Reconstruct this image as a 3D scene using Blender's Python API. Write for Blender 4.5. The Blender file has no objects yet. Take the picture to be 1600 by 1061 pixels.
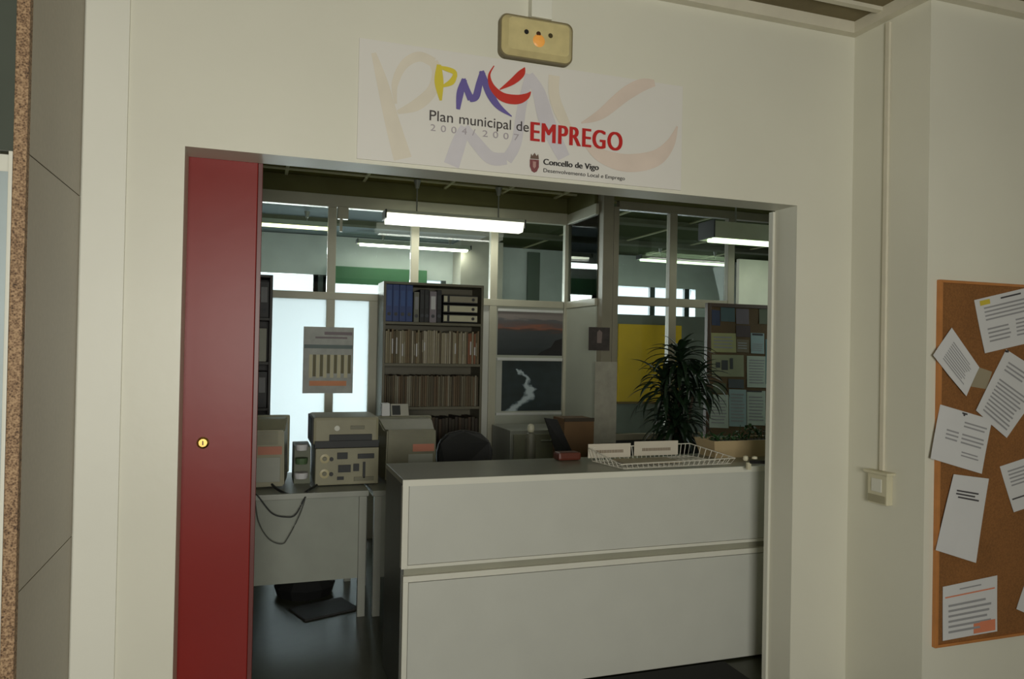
import bpy, bmesh, math, random
from mathutils import Vector, Matrix, Euler
random.seed(7)
C = bpy.context.scene.collection
sc = bpy.context.scene
# ---------------------------------------------------------------- camera
F = 1165.5; H = 1.6; YAW, PITCH, ROLL = .3306, .0094, .0194
_f = Vector((math.sin(YAW)*math.cos(PITCH), math.cos(YAW)*math.cos(PITCH), math.sin(PITCH)))
_r = Vector((math.cos(YAW), -math.sin(YAW), 0)); _u = _r.cross(_f)
RR = _r*math.cos(ROLL) + _u*math.sin(ROLL); UU = -_r*math.sin(ROLL) + _u*math.cos(ROLL)
cam = bpy.data.cameras.new('camera'); co = bpy.data.objects.new('camera', cam); C.objects.link(co)
co.matrix_world = Matrix(((RR.x, UU.x, -_f.x, 0), (RR.y, UU.y, -_f.y, 0), (RR.z, UU.z, -_f.z, H), (0, 0, 0, 1)))
cam.sensor_width = 36; cam.lens = F/1600*36; cam.clip_start = .05
sc.camera = co
# ---------------------------------------------------------------- world, exposure, large lights
sc.view_settings.view_transform = 'Standard'; sc.view_settings.look = 'None'
sc.view_settings.gamma = 1; sc.view_settings.exposure = 0.0
sc.view_settings.use_curve_mapping = False
w = bpy.data.worlds.new('world'); sc.world = w; w.use_nodes = True
w.node_tree.nodes['Background'].inputs[0].default_value = (.80, .92, 1, 1)
w.node_tree.nodes['Background'].inputs[1].default_value = 1.5
def area(name, loc, target, sx, sy, power, col, spread=180):
    l = bpy.data.lights.new(name, 'AREA'); l.shape = 'RECTANGLE'; l.size = sx; l.size_y = sy
    l.energy = power; l.color = col; l.spread = math.radians(spread)
    o = bpy.data.objects.new(name, l); C.objects.link(o); o.location = loc
    o.rotation_euler = (Vector(target)-Vector(loc)).to_track_quat('-Z', 'Y').to_euler()
    return o
area('hall_added_soft_light', (.1, -1.68, 1.6), (.1, 5, 1.5), 1.3, 1.2, 106, (1, .975, .885))  # added soft main light, set at an unseen opening behind the camera
area('far_window_daylight', (.75, 9.85, 1.85), (.75, 0, -2.2), 2.6, 2.0, 165, (.93, .97, .96), 110)
area('far_window_daylight', (5.4, 9.85, 1.9), (5.4, 0, -2.2), 2.2, 2.0, 80, (.86, .95, 1), 110)
area('office_side_fill', (4.7, 4.6, 2.0), (1, 4.4, 1.0), .8, 1.0, 6, (.85, 1, .93))  # fill light placed inside the office

# ---------------------------------------------------------------- helpers
def at(u, v, ax, c):
    """point on the plane ax = c that is seen at photo pixel (u, v)"""
    d = RR*(u-800) + UU*(530.5-v) + _f*F
    i = 'xyz'.index(ax); o = Vector((0, 0, H)); t = (c-o[i])/d[i]
    return o + d*t
def lin(c):
    return tuple((x/12.92 if x <= .04045 else ((x+.055)/1.055)**2.4) for x in [q/255 for q in c])
MATS = {}
def mat(name, rgb, rough=.6, metal=0, var=.06, scale=6, bump=0, bscale=60, spec=.5, emit=0, ecol=None, detail=4):
    if name in MATS: return MATS[name]
    m = bpy.data.materials.new(name); m.use_nodes = True; n = m.node_tree.nodes; l = m.node_tree.links
    b = n['Principled BSDF']; c = lin(rgb)
    tc = n.new('ShaderNodeTexCoord'); nz = n.new('ShaderNodeTexNoise'); nz.inputs['Scale'].default_value = scale
    nz.inputs['Detail'].default_value = detail
    l.new(tc.outputs['Object'], nz.inputs['Vector'])
    cr = n.new('ShaderNodeValToRGB')
    cr.color_ramp.elements[0].position = .3; cr.color_ramp.elements[1].position = .7
    cr.color_ramp.elements[0].color = (*[x*(1-var) for x in c], 1)
    cr.color_ramp.elements[1].color = (*[min(1, x*(1+var)) for x in c], 1)
    l.new(nz.outputs['Fac'], cr.inputs['Fac']); l.new(cr.outputs['Color'], b.inputs['Base Color'])
    b.inputs['Roughness'].default_value = rough; b.inputs['Metallic'].default_value = metal
    b.inputs['Specular IOR Level'].default_value = spec
    if bump:
        n2 = n.new('ShaderNodeTexNoise'); n2.inputs['Scale'].default_value = bscale
        l.new(tc.outputs['Object'], n2.inputs['Vector'])
        bp = n.new('ShaderNodeBump'); bp.inputs['Strength'].default_value = bump; bp.inputs['Distance'].default_value = .01
        l.new(n2.outputs['Fac'], bp.inputs['Height']); l.new(bp.outputs['Normal'], b.inputs['Normal'])
    if emit:
        b.inputs['Emission Color'].default_value = (*lin(ecol or rgb), 1); b.inputs['Emission Strength'].default_value = emit
    MATS[name] = m; return m
def nodes_mat(name):
    m = bpy.data.materials.new(name); m.use_nodes = True; MATS[name] = m
    return m, m.node_tree.nodes, m.node_tree.links, m.node_tree.nodes['Principled BSDF']

class MB:
    def __init__(s): s.b = bmesh.new()
    def box(s, x0, x1, y0, y1, z0, z1, bev=0, M=None):
        r = bmesh.ops.create_cube(s.b, size=1)['verts']
        for v in r:
            v.co = Vector(((x0+x1)/2+v.co.x*(x1-x0), (y0+y1)/2+v.co.y*(y1-y0), (z0+z1)/2+v.co.z*(z1-z0)))
        fs = set()
        if bev:
            es = list({e for v in r for e in v.link_edges})
            q = bmesh.ops.bevel(s.b, geom=es, offset=bev, segments=2, affect='EDGES', profile=.6)
            r = list({v for f in q['faces'] for v in f.verts} | {v for v in r if v.is_valid})
        if M is not None:
            bmesh.ops.transform(s.b, matrix=M, verts=r)
        return s
    def tube(s, pts, r, n=8, cap=True):
        pts = [Vector(p) for p in pts]; rings = []
        for i, p in enumerate(pts):
            t = (pts[min(i+1, len(pts)-1)]-pts[max(i-1, 0)]).normalized()
            a = Vector((0, 0, 1)) if abs(t.z) < .9 else Vector((1, 0, 0))
            u = t.cross(a).normalized(); v = t.cross(u)
            rr = r[i] if isinstance(r, (list, tuple)) else r
            rings.append([s.b.verts.new(p+(u*math.cos(k*2*math.pi/n)+v*math.sin(k*2*math.pi/n))*rr) for k in range(n)])
        for a, b in zip(rings, rings[1:]):
            for k in range(n): s.b.faces.new((a[k], a[(k+1) % n], b[(k+1) % n], b[k]))
        if cap: s.b.faces.new(rings[0]); s.b.faces.new(rings[-1][::-1])
        return s
    def lathe(s, c, prof, n=20, axis='z'):
        c = Vector(c); rings = []
        for (r, h) in prof:
            ring = []
            for k in range(n):
                a = k*2*math.pi/n; q = Vector((r*math.cos(a), r*math.sin(a), h))
                if axis == 'y': q = Vector((q.x, -q.z, q.y))
                ring.append(s.b.verts.new(c+q))
            rings.append(ring)
        for a, b in zip(rings, rings[1:]):
            for k in range(n): s.b.faces.new((a[k], a[(k+1) % n], b[(k+1) % n], b[k]))
        s.b.faces.new(rings[0][::-1]); s.b.faces.new(rings[-1]); return s
    def prism(s, pts, d):
        """polygon pts (3D) extruded by vector d"""
        a = [s.b.verts.new(Vector(p)) for p in pts]; b = [s.b.verts.new(Vector(p)+Vector(d)) for p in pts]
        s.b.faces.new(a); s.b.faces.new(b[::-1])
        for k in range(len(a)):
            s.b.faces.new((a[k], b[k], b[(k+1) % len(a)], a[(k+1) % len(a)]))
        return s
    def ribbon(s, pts, ws, y, nrm=Vector((0, -1, 0)), th=.0012):
        """flat brush stroke in the plane y = const; pts are (x, z)"""
        P = smooth([(p[0], p[1], wd) for p, wd in zip(pts, ws)], 8)
        L = []; R_ = []
        for i, p in enumerate(P):
            a = P[max(i-1, 0)]; b = P[min(i+1, len(P)-1)]
            t = Vector((b[0]-a[0], b[1]-a[1])); t.normalize(); nn = Vector((-t.y, t.x))*p[2]/2
            L.append((p[0]+nn.x, p[1]+nn.y)); R_.append((p[0]-nn.x, p[1]-nn.y))
        vf = [[s.b.verts.new((q[0], y, q[1])) for q in X] for X in (L, R_)]
        vb = [[s.b.verts.new((q[0], y+th, q[1])) for q in X] for X in (L, R_)]
        for i in range(len(P)-1):
            s.b.faces.new((vf[0][i], vf[0][i+1], vf[1][i+1], vf[1][i]))
            s.b.faces.new((vb[0][i+1], vb[0][i], vb[1][i], vb[1][i+1]))
        return s
def smooth(P, k):
    out = []
    n = len(P)
    for i in range(n-1):
        p0, p1, p2, p3 = P[max(i-1, 0)], P[i], P[i+1], P[min(i+2, n-1)]
        for j in range(k):
            t = j/k
            out.append(tuple(.5*((2*b)+(-a+c)*t+(2*a-5*b+4*c-d)*t*t+(-a+3*b-3*c+d)*t**3) for a, b, c, d in zip(p0, p1, p2, p3)))
    out.append(tuple(P[-1])); return out
def tag(o, label=None, cat=None, group=None, kind=None):
    if label: o['label'] = label
    if cat: o['category'] = cat
    if group: o['group'] = group
    if kind: o['kind'] = kind
    return o
def wloc(o):
    v = Vector((0, 0, 0))
    while o is not None: v += o.location; o = o.parent
    return v
def obj(name, mb, m, parent=None, label=None, smooth_=False, origin=None, local=False):
    bm = mb.b if isinstance(mb, MB) else mb
    bmesh.ops.recalc_face_normals(bm, faces=bm.faces)
    me = bpy.data.meshes.new(name)
    if local: off = Vector((0, 0, 0)); base = Vector((0, 0, 0))
    elif parent is not None: off = wloc(parent); base = Vector((0, 0, 0))
    else:
        xs = [v.co for v in bm.verts]
        base = Vector(((min(v.x for v in xs)+max(v.x for v in xs))/2, (min(v.y for v in xs)+max(v.y for v in xs))/2, min(v.z for v in xs)))
        off = base
    for v in bm.verts: v.co -= off
    bm.to_mesh(me); bm.free()
    if smooth_:
        for p in me.polygons: p.use_smooth = True
    me.materials.append(m)
    o = bpy.data.objects.new(name, me); C.objects.link(o)
    if parent is not None: o.parent = parent
    else: o.location = base
    if label: o['label'] = label
    return o
def thing(name, label, cat, loc=(0, 0, 0), group=None, rz=0):
    o = bpy.data.objects.new(name, None); C.objects.link(o); o.location = loc; o.rotation_euler = (0, 0, rz)
    o.empty_display_size = .1
    return tag(o, label, cat, group)
def struct(name, mb, m, parent=None):
    o = obj(name, mb, m, parent)
    if parent is None: o['kind'] = 'structure'
    return o
def dup(root, loc, label=None, rz=None, scale=None):
    r = root.copy(); C.objects.link(r); r.location = loc
    if rz is not None: r.rotation_euler = (0, 0, rz)
    if scale: r.scale = scale
    if label: r['label'] = label
    for ch in list(root.children):
        c = ch.copy(); C.objects.link(c); c.parent = r
        for g in ch.children:
            d = g.copy(); C.objects.link(d); d.parent = c
    return r
def text(name, s, m, parent, x0, z0, width, height, y, bold=0, th=.0006, space=1.0, label=None, fat=0):
    """lettering standing in the plane y, left end x0, baseline z0, facing -y"""
    cu = bpy.data.curves.new(name, 'FONT'); cu.body = s; cu.size = 1; cu.extrude = 0; cu.offset = bold; cu.space_character = space
    t = bpy.data.objects.new('tmp', cu); C.objects.link(t)
    dg = bpy.context.evaluated_depsgraph_get(); me = bpy.data.meshes.new_from_object(t.evaluated_get(dg))
    bpy.data.objects.remove(t); bpy.data.curves.remove(cu)
    xs = [v.co.x for v in me.vertices]; caph = .73
    a, b = min(xs), max(xs)
    bm = bmesh.new(); bm.from_mesh(me); bpy.data.meshes.remove(me)
    for v in bm.verts:
        v.co = Vector((x0+(v.co.x-a)/(b-a)*width, y, z0+v.co.y*height/caph))
    g = bmesh.ops.extrude_face_region(bm, geom=list(bm.faces))
    for v in g['geom']:
        if isinstance(v, bmesh.types.BMVert): v.co.y -= th
    if fat:
        g = list(bm.verts)+list(bm.edges)+list(bm.faces)
        for k_ in (-1, 1):
            d_ = bmesh.ops.duplicate(bm, geom=g)
            for v in d_['geom']:
                if isinstance(v, bmesh.types.BMVert): v.co.x += k_*fat; v.co.y -= .0003*(k_+2)
    return obj(name, bm, m, parent, label)

# ---------------------------------------------------------------- materials
M_wall = mat('painted_wall', (220, 218, 202), .42, var=.035, scale=1.4, bump=.06, bscale=25)
M_wall2 = mat('painted_wall_pilaster', (228, 227, 214), .42, var=.03, scale=1.4, bump=.05, bscale=25)
M_inwall = mat('office_wall', (172, 176, 162), .6, var=.05, scale=2)
M_trim = mat('ceiling_trim', (214, 208, 188), .5)
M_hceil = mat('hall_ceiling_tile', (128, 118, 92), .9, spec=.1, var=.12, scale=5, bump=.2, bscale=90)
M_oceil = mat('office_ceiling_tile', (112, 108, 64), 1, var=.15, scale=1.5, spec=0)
M_bar = mat('ceiling_bar', (190, 188, 152), .9, spec=.1)
M_red = mat('red_lacquer', (126, 24, 16), .38, spec=.3, var=.05, scale=3, bump=.04, bscale=12)
M_white = mat('white_laminate', (196, 197, 188), .45, var=.02)
M_edge = mat('pale_edge_band', (216, 215, 202), .45, var=.02)
M_groove = mat('grey_groove', (150, 149, 132), .6)
M_ctop = mat('grey_green_top', (128, 130, 116), .3, var=.05)
M_cside = mat('dark_grey_side', (84, 86, 80), .45)
M_desk = mat('grey_desk', (150, 154, 142), .5)
M_metal = mat('grey_painted_metal', (150, 152, 142), .4, metal=.1)
M_frame = mat('partition_frame', (178, 176, 156), .45, var=.05)
M_beige = mat('aged_beige_plastic', (146, 142, 116), .5, var=.08, scale=9)
M_beige2 = mat('dark_beige_plastic', (118, 116, 94), .5, var=.08, scale=9)
M_black = mat('black_plastic', (24, 24, 24), .5)
M_dark = mat('dark_grey', (52, 54, 54), .6)
M_rubber = mat('black_rubber', (14, 14, 12), .8, var=.3, scale=80)
M_paper = mat('white_paper', (208, 208, 208), .8, var=.02)
M_ink = mat('grey_ink', (150, 150, 152), .9)
M_inkd = mat('dark_ink', (72, 70, 72), .9)
M_chrome = mat('steel', (190, 188, 180), .25, metal=1)
M_brass = mat('brass', (200, 160, 90), .25, metal=1)
M_door = mat('silver_door', (176, 188, 190), .35, metal=.3)
M_tr = mat('transom_dark', (78, 84, 76), .25)

# floor, glossy dark with tile variation
m, n, l, b = nodes_mat('office_floor')
tc = n.new('ShaderNodeTexCoord'); nz = n.new('ShaderNodeTexNoise'); nz.inputs['Scale'].default_value = 14; nz.inputs['Detail'].default_value = 8
cr = n.new('ShaderNodeValToRGB'); cr.color_ramp.elements[0].color = (*lin((44, 46, 34)), 1); cr.color_ramp.elements[1].color = (*lin((62, 64, 50)), 1)
l.new(tc.outputs['Object'], nz.inputs['Vector']); l.new(nz.outputs['Fac'], cr.inputs['Fac']); l.new(cr.outputs['Color'], b.inputs['Base Color'])
b.inputs['Roughness'].default_value = .3; b.inputs['Specular IOR Level'].default_value = .3
# granite slabs
m, n, l, b = nodes_mat('granite_slab')
tc = n.new('ShaderNodeTexCoord'); nz = n.new('ShaderNodeTexNoise'); nz.inputs['Scale'].default_value = 60; nz.inputs['Detail'].default_value = 6
n2 = n.new('ShaderNodeTexNoise'); n2.inputs['Scale'].default_value = 3
cr = n.new('ShaderNodeValToRGB'); cr.color_ramp.elements[0].color = (*lin((128, 117, 98)), 1); cr.color_ramp.elements[1].color = (*lin((166, 155, 134)), 1)
mx = n.new('ShaderNodeMixRGB'); mx.inputs[0].default_value = .5
l.new(tc.outputs['Object'], nz.inputs['Vector']); l.new(tc.outputs['Object'], n2.inputs['Vector'])
l.new(nz.outputs['Fac'], mx.inputs[1]); l.new(n2.outputs['Fac'], mx.inputs[2]); l.new(mx.outputs[0], cr.inputs['Fac']); l.new(cr.outputs['Color'], b.inputs['Base Color'])
b.inputs['Roughness'].default_value = .35
# rough speckled granite edge
m, n, l, b = nodes_mat('granite_edge')
tc = n.new('ShaderNodeTexCoord'); vo = n.new('ShaderNodeTexVoronoi'); vo.inputs['Scale'].default_value = 190
nz = n.new('ShaderNodeTexNoise'); nz.inputs['Scale'].default_value = 100; nz.inputs['Detail'].default_value = 6
mx = n.new('ShaderNodeMixRGB'); mx.inputs[0].default_value = .6
cr = n.new('ShaderNodeValToRGB'); e = cr.color_ramp.elements; e[0].position = .28; e[0].color = (*lin((58, 42, 30)), 1); e[1].position = .66; e[1].color = (*lin((176, 146, 112)), 1)
x = e.new(.42); x.color = (*lin((120, 92, 66)), 1)
l.new(tc.outputs['Object'], vo.inputs['Vector']); l.new(tc.outputs['Object'], nz.inputs['Vector'])
l.new(vo.outputs['Distance'], mx.inputs[1]); l.new(nz.outputs['Fac'], mx.inputs[2]); l.new(mx.outputs[0], cr.inputs['Fac']); l.new(cr.outputs['Color'], b.inputs['Base Color'])
b.inputs['Roughness'].default_value = .7
# cork
def cork(name, c1, c2):
    m, n, l, b = nodes_mat(name)
    tc = n.new('ShaderNodeTexCoord'); nz = n.new('ShaderNodeTexNoise'); nz.inputs['Scale'].default_value = 140; nz.inputs['Detail'].default_value = 5
    n2 = n.new('ShaderNodeTexNoise'); n2.inputs['Scale'].default_value = 4
    mx = n.new('ShaderNodeMixRGB'); mx.inputs[0].default_value = .4
    cr = n.new('ShaderNodeValToRGB'); cr.color_ramp.elements[0].position = .3; cr.color_ramp.elements[1].position = .7
    cr.color_ramp.elements[0].color = (*lin(c1), 1); cr.color_ramp.elements[1].color = (*lin(c2), 1)
    l.new(tc.outputs['Object'], nz.inputs['Vector']); l.new(tc.outputs['Object'], n2.inputs['Vector'])
    l.new(nz.outputs['Fac'], mx.inputs[1]); l.new(n2.outputs['Fac'], mx.inputs[2]); l.new(mx.outputs[0], cr.inputs['Fac']); l.new(cr.outputs['Color'], b.inputs['Base Color'])
    b.inputs['Roughness'].default_value = .9; return m
M_cork = cork('cork', (112, 74, 36), (150, 100, 52))
M_wood = mat('orange_wood', (184, 122, 66), .5, var=.12, scale=12)
M_cork2 = cork('dark_cork', (84, 66, 44), (110, 88, 60))
# clear glass / frosted glass
m, n, l, b = nodes_mat('clear_glass'); n.remove(b)
tr = n.new('ShaderNodeBsdfTransparent'); tr.inputs[0].default_value = (.93, .97, .95, 1)
gl = n.new('ShaderNodeBsdfGlossy'); gl.inputs['Roughness'].default_value = .02; fr = n.new('ShaderNodeFresnel'); fr.inputs[0].default_value = 1.4
ms = n.new('ShaderNodeMixShader'); l.new(fr.outputs[0], ms.inputs[0]); l.new(tr.outputs[0], ms.inputs[1]); l.new(gl.outputs[0], ms.inputs[2]); l.new(ms.outputs[0], n['Material Output'].inputs[0])
M_glass = m
m, n, l, b = nodes_mat('frosted_glass'); n.remove(b)
tl = n.new('ShaderNodeBsdfTranslucent'); tl.inputs[0].default_value = (.86, .93, .95, 1)
df = n.new('ShaderNodeBsdfDiffuse'); df.inputs[0].default_value = (.7, .74, .76, 1)
ms = n.new('ShaderNodeMixShader'); ms.inputs[0].default_value = .2
l.new(tl.outputs[0], ms.inputs[1]); l.new(df.outputs[0], ms.inputs[2]); l.new(ms.outputs[0], n['Material Output'].inputs[0])
M_frost = m
M_floor = MATS['office_floor']; M_slab = MATS['granite_slab']; M_gedge = MATS['granite_edge']

# ---------------------------------------------------------------- the hall: walls, ceiling, floor
YW = 2.873; YI = 3.03; XL, XR, ZT = -.252, 2.387, 2.287; XC = 2.71; YP = 2.44; ZH = 3.15
wl = MB()
wl.box(-.57, XL, YW, YI, 0, ZH); wl.box(XR, XC, YW, YI, 0, ZH); wl.box(XL, XR, YW, YI, ZT, ZH)
wl.box(-3.2, -.57, YW, YI, 0, ZH)
struct('wall_front', wl, M_wall)
wr = MB(); wr.prism([(XC, YI, 0), (XC, YP, 0), (4.6, YP, 0), (4.6, YI, 0)], (0, 0, ZH)); struct('wall_right', wr, M_wall)
struct('wall_back', MB().box(-3.2, -.6, -1.85, -1.7, 0, ZH).box(.8, 4.6, -1.85, -1.7, 0, ZH).box(-.6, .8, -1.85, -1.7, 0, .95).box(-.6, .8, -1.85, -1.7, 2.25, ZH), M_wall)
struct('wall_left', MB().box(-3.35, -3.2, -2.1, YI, 0, ZH), M_wall)
struct('wall_side', MB().box(4.6, 4.75, -2.1, YI, 0, ZH), M_wall)
struct('floor', MB().box(-3.35, 8.2, -2.1, 9.9, -.1, 0), M_floor)
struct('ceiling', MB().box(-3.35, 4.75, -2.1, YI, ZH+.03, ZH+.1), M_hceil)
# ceiling trim: perimeter angle and T bars
t = MB()
t.box(-.56, XC-.045, YW-.045, YW-.001, ZH-.024, ZH+.03)
t.box(XC-.045, XC-.001, YP-.001, YW-.001, ZH-.024, ZH+.03)
t.box(XC-.045, 4.6, YP-.045, YP-.001, ZH-.024, ZH+.03)
struct('trim_1', t, M_trim)
t = MB(); t.box(-.55, XC-.045, 2.66, 2.69, ZH+.012, ZH+.03)
for y in (2.06, 1.46, .86): t.box(-3.2, 4.6, y-.015, y+.015, ZH+.012, ZH+.03)
struct('trim_2', t, M_trim)
# pale pilaster strip left of the opening
struct('trim_3', MB().box(-.57, -.435, YW-.012, YW, 0, ZH, bev=.003), M_wall2)
# frame strip at the far side of the right jamb and dark track under the header
struct('trim_4', MB().box(XR-.012, XR+.06, YI, YI+.03, 0, ZT-.004), M_edge)
# granite clad pier on the left
pier = MB()
for z0, z1 in ((0, .932), (.935, 2.077), (2.080, ZH)): pier.box(-.602, -.572, 2.262, YW-.014, z0, z1, bev=.001)
struct('wall_pier', pier, M_slab)
ge = MB(); ge.box(-.603, -.572, 2.235, 2.262, 0, ZH, bev=.003)
struct('trim_5', ge, M_gedge)
# aluminium door and transom at the far left
dr = thing('door_1', None, None, (-1.0, 2.33, 0)); dr['kind'] = 'structure'
obj('door_frame', MB().box(-.614, -.6045, 2.24, 2.34, 0, 2.08, bev=.002).box(-1.5, -.614, 2.29, 2.34, 2.035, 2.08), M_edge, dr)
obj('door_panel', MB().box(-1.5, -.616, 2.262, 2.29, 0, 2.03), M_door, dr)
obj('transom', MB().box(-1.5, -.605, 2.262, 2.29, 2.085, ZH), M_tr, dr)

# ---------------------------------------------------------------- the office shell
ZO = 2.93
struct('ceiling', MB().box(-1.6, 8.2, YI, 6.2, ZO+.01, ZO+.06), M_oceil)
struct('ceiling', MB().box(-1.6, 2.64, 6.2, 9.75, ZO+.01, ZO+.06), mat('far_ceiling_daylit', (150, 160, 164), 1, var=.1, scale=1.2, spec=0))  # paler bluish tone puts the window daylight into the far ceiling's colour
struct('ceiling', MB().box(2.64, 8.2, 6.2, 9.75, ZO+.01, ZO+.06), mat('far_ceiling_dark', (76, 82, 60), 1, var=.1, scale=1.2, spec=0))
t = MB()
for x in (-.4, .2, .81, 1.49, 2.0, 2.5): t.box(x-.012, x+.012, YI, 6.2, ZO-.004, ZO+.01)
for x in (3.4, 4.3, 5.2, 6.1): t.box(x-.012, x+.012, YI, 9.6, ZO-.004, ZO+.01)
for y in (4.2, 4.8, 5.4, 5.97): t.box(-1.6, 8, y-.012, y+.012, ZO-.006, ZO+.008)
struct('trim_6', t, M_bar)
struct('wall_office', MB().box(-1.75, -1.6, YI, 9.9, 0, ZO), M_inwall)
struct('wall_corner', MB().box(8.05, 8.2, YI, 9.9, 0, ZO), M_inwall)
struct('wall_inner', MB().box(4.75, 8.2, YI-.1, YI, 0, ZO+.1), M_inwall)
YF = 9.5
fw = MB()
fw.box(-1.6, -.1, YF, YF+.15, 0, ZO)
fw.box(-.1, 2.3, YF, YF+.15, 0, .95); fw.box(-.1, 2.3, YF, YF+.15, 2.44, ZO)
fw.box(2.3, 4.45, YF, YF+.15, 0, ZO)
fw.box(4.45, 6.1, YF, YF+.15, 0, .95); fw.box(4.45, 6.1, YF, YF+.15, 2.49, ZO)
fw.box(6.1, 8.2, YF, YF+.15, 0, ZO)
struct('wall_far', fw, mat('far_wall', (222, 228, 228), .6, var=.05))
M_green = mat('green_blind_box', (70, 120, 84), .6)
M_wframe = mat('dark_window_frame', (60, 70, 72), .5)
wf = MB()
for x in (-.1, .68, .80, 1.52, 2.3): wf.box(x-.03, x+.03, YF-.01, YF+.04, .95, 2.44)
wf.box(.66, .83, YF-.01, YF+.04, 1.5, 2.44)
wf.box(-.1, 2.3, YF-.01, YF+.04, .95, 1.0)
win = struct('window_1', wf, M_wframe)
obj('blind_box', MB().box(.82, 2.05, YF-.14, YF-.02, 2.335, 2.55, bev=.01), M_green, win)
wf = MB()
for x in (4.45, 5.38, 5.95): wf.box(x-.04, x+.04, YF-.01, YF+.04, .95, 2.49)
wf.box(4.45, 6.1, YF-.01, YF+.04, .95, 1.0)
win = struct('window_2', wf, M_wframe)
obj('blind_box', MB().box(4.2, 4.62, YF-.14, YF-.02, 2.3, 2.62, bev=.01), M_green, win)
# column and dark recess on the far wall
struct('wall_column', MB().box(2.42, 2.98, 9.1, 9.49, 0, ZO), mat('beige_column', (222, 216, 204), .6))
struct('wall_recess', MB().box(3.45, 3.62, 9.44, 9.49, 0, 2.88), mat('dark_recess', (92, 108, 96), .5))
# beams across the ceiling of the far room
bm_ = MB()
for y in (6.9, 8.3): bm_.box(-1.6, 8.05, y-.08, y+.08, ZO-.04, ZO+.01)
struct('trim_7', bm_, mat('ceiling_beam', (112, 114, 98), 1, spec=0))

# glazed partition behind the bookcase (y = 6.2)
YG = 6.2
def partition(name, posts, rails, panes, pmat=M_frame):
    p = thing(name, None, None, (0, 0, 0)); p['kind'] = 'structure'
    for a in posts: obj('post', MB().box(*a, bev=.004), pmat, p)
    for a in rails: obj('rail', MB().box(*a, bev=.004), pmat, p)
    for a, mm in panes: obj('pane', MB().box(*a), mm, p)
    return p
p = partition('window_3',
    [(x-.033, x+.033, YG-.03, YG+.03, 0, 2.70) for x in (-.13, .565, 1.245, 1.942, 2.64)] + [(.875, .945, YG-.03, YG+.03, 0, 1.95)],
    [(-1.6, 2.67, YG-.035, YG+.035, 2.70, 2.80), (-1.6, 2.6, YG-.032, YG+.032, 1.95, 2.01)],
    [((-.1, .535, YG-.004, YG+.004, .1, 1.95), M_frost), ((.6, .875, YG-.004, YG+.004, .1, 1.95), M_frost),
     ((.945, 1.21, YG-.01, YG+.01, 0, 1.95), M_white), ((1.275, 1.91, YG-.01, YG+.01, 0, 1.95), M_white), ((1.975, 2.61, YG-.01, YG+.01, 0, 1.95), M_inwall),
     ((-.1, .53, YG-.003, YG+.003, 2.01, 2.70), M_glass), ((.6, 1.21, YG-.003, YG+.003, 2.01, 2.70), M_glass),
     ((1.28, 1.91, YG-.003, YG+.003, 2.01, 2.70), M_glass), ((1.975, 2.61, YG-.003, YG+.003, 2.01, 2.70), M_glass)])
struct('wall_panel', MB().box(-1.6, -.16, YG-.02, YG+.02, 0, 2.70), M_dark)
# wall light switch like box on top of the post
# return of the partition and the thick corner post
Y2 = 5.51
p = partition('window_4',
    [(2.70, 2.735, Y2-.005, Y2+.06, 0, 2.72)],
    [(2.615, 2.665, Y2+.05, YG-.03, 2.70, 2.79), (2.62, 2.66, Y2+.05, YG-.03, 1.95, 2.01)],
    [((2.637, 2.643, Y2+.05, YG-.03, 2.01, 2.70), M_glass), ((2.632, 2.648, Y2+.05, YG-.03, 0, 1.95), M_inwall)])  # lower pane is opaque and pale, painting in a lit interior behind glass
M_post = mat('brown_grey_post', (132, 126, 108), .5)
struct('wall_post', MB().box(2.643, 2.735, Y2-.04, Y2+.08, 0, ZO, bev=.004), M_post)
p = partition('window_5',
    [(2.742, 2.79, Y2-.03, Y2+.03, 0, 2.76), (3.265, 3.335, Y2-.03, Y2+.03, 0, 2.74), (3.84, 3.905, Y2-.03, Y2+.03, 0, 2.74)],
    [(2.79, 8.05, Y2-.03, Y2+.03, 2.74, 2.81), (2.79, 3.84, Y2-.028, Y2+.028, 1.96, 2.03), (2.79, 3.84, Y2-.028, Y2+.028, .85, .9)],
    [((2.79, 3.265, Y2-.003, Y2+.003, .9, 1.96), M_glass), ((3.335, 3.84, Y2-.003, Y2+.003, .9, 1.96), M_glass),
     ((2.79, 3.265, Y2-.003, Y2+.003, 2.03, 2.74), M_glass), ((3.335, 3.84, Y2-.003, Y2+.003, 2.03, 2.74), M_glass),
     ((2.79, 3.84, Y2-.01, Y2+.01, 0, .85), M_dark)], M_post)
struct('wall_screen', MB().box(3.96, 6.5, Y2-.02, Y2+.02, 0, 2.40), mat('pale_screen', (196, 198, 182), .6))

struct('wall_header', MB().box(-1.6, 2.64, YG-.02, YG+.02, 2.80, ZO+.008).box(2.62, 2.66, Y2+.09, YG-.02, 2.79, ZO+.008).box(2.74, 8.05, Y2-.02, Y2+.02, 2.81, ZO+.008), mat('header_board', (108, 106, 70), .9, spec=.1))

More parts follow.
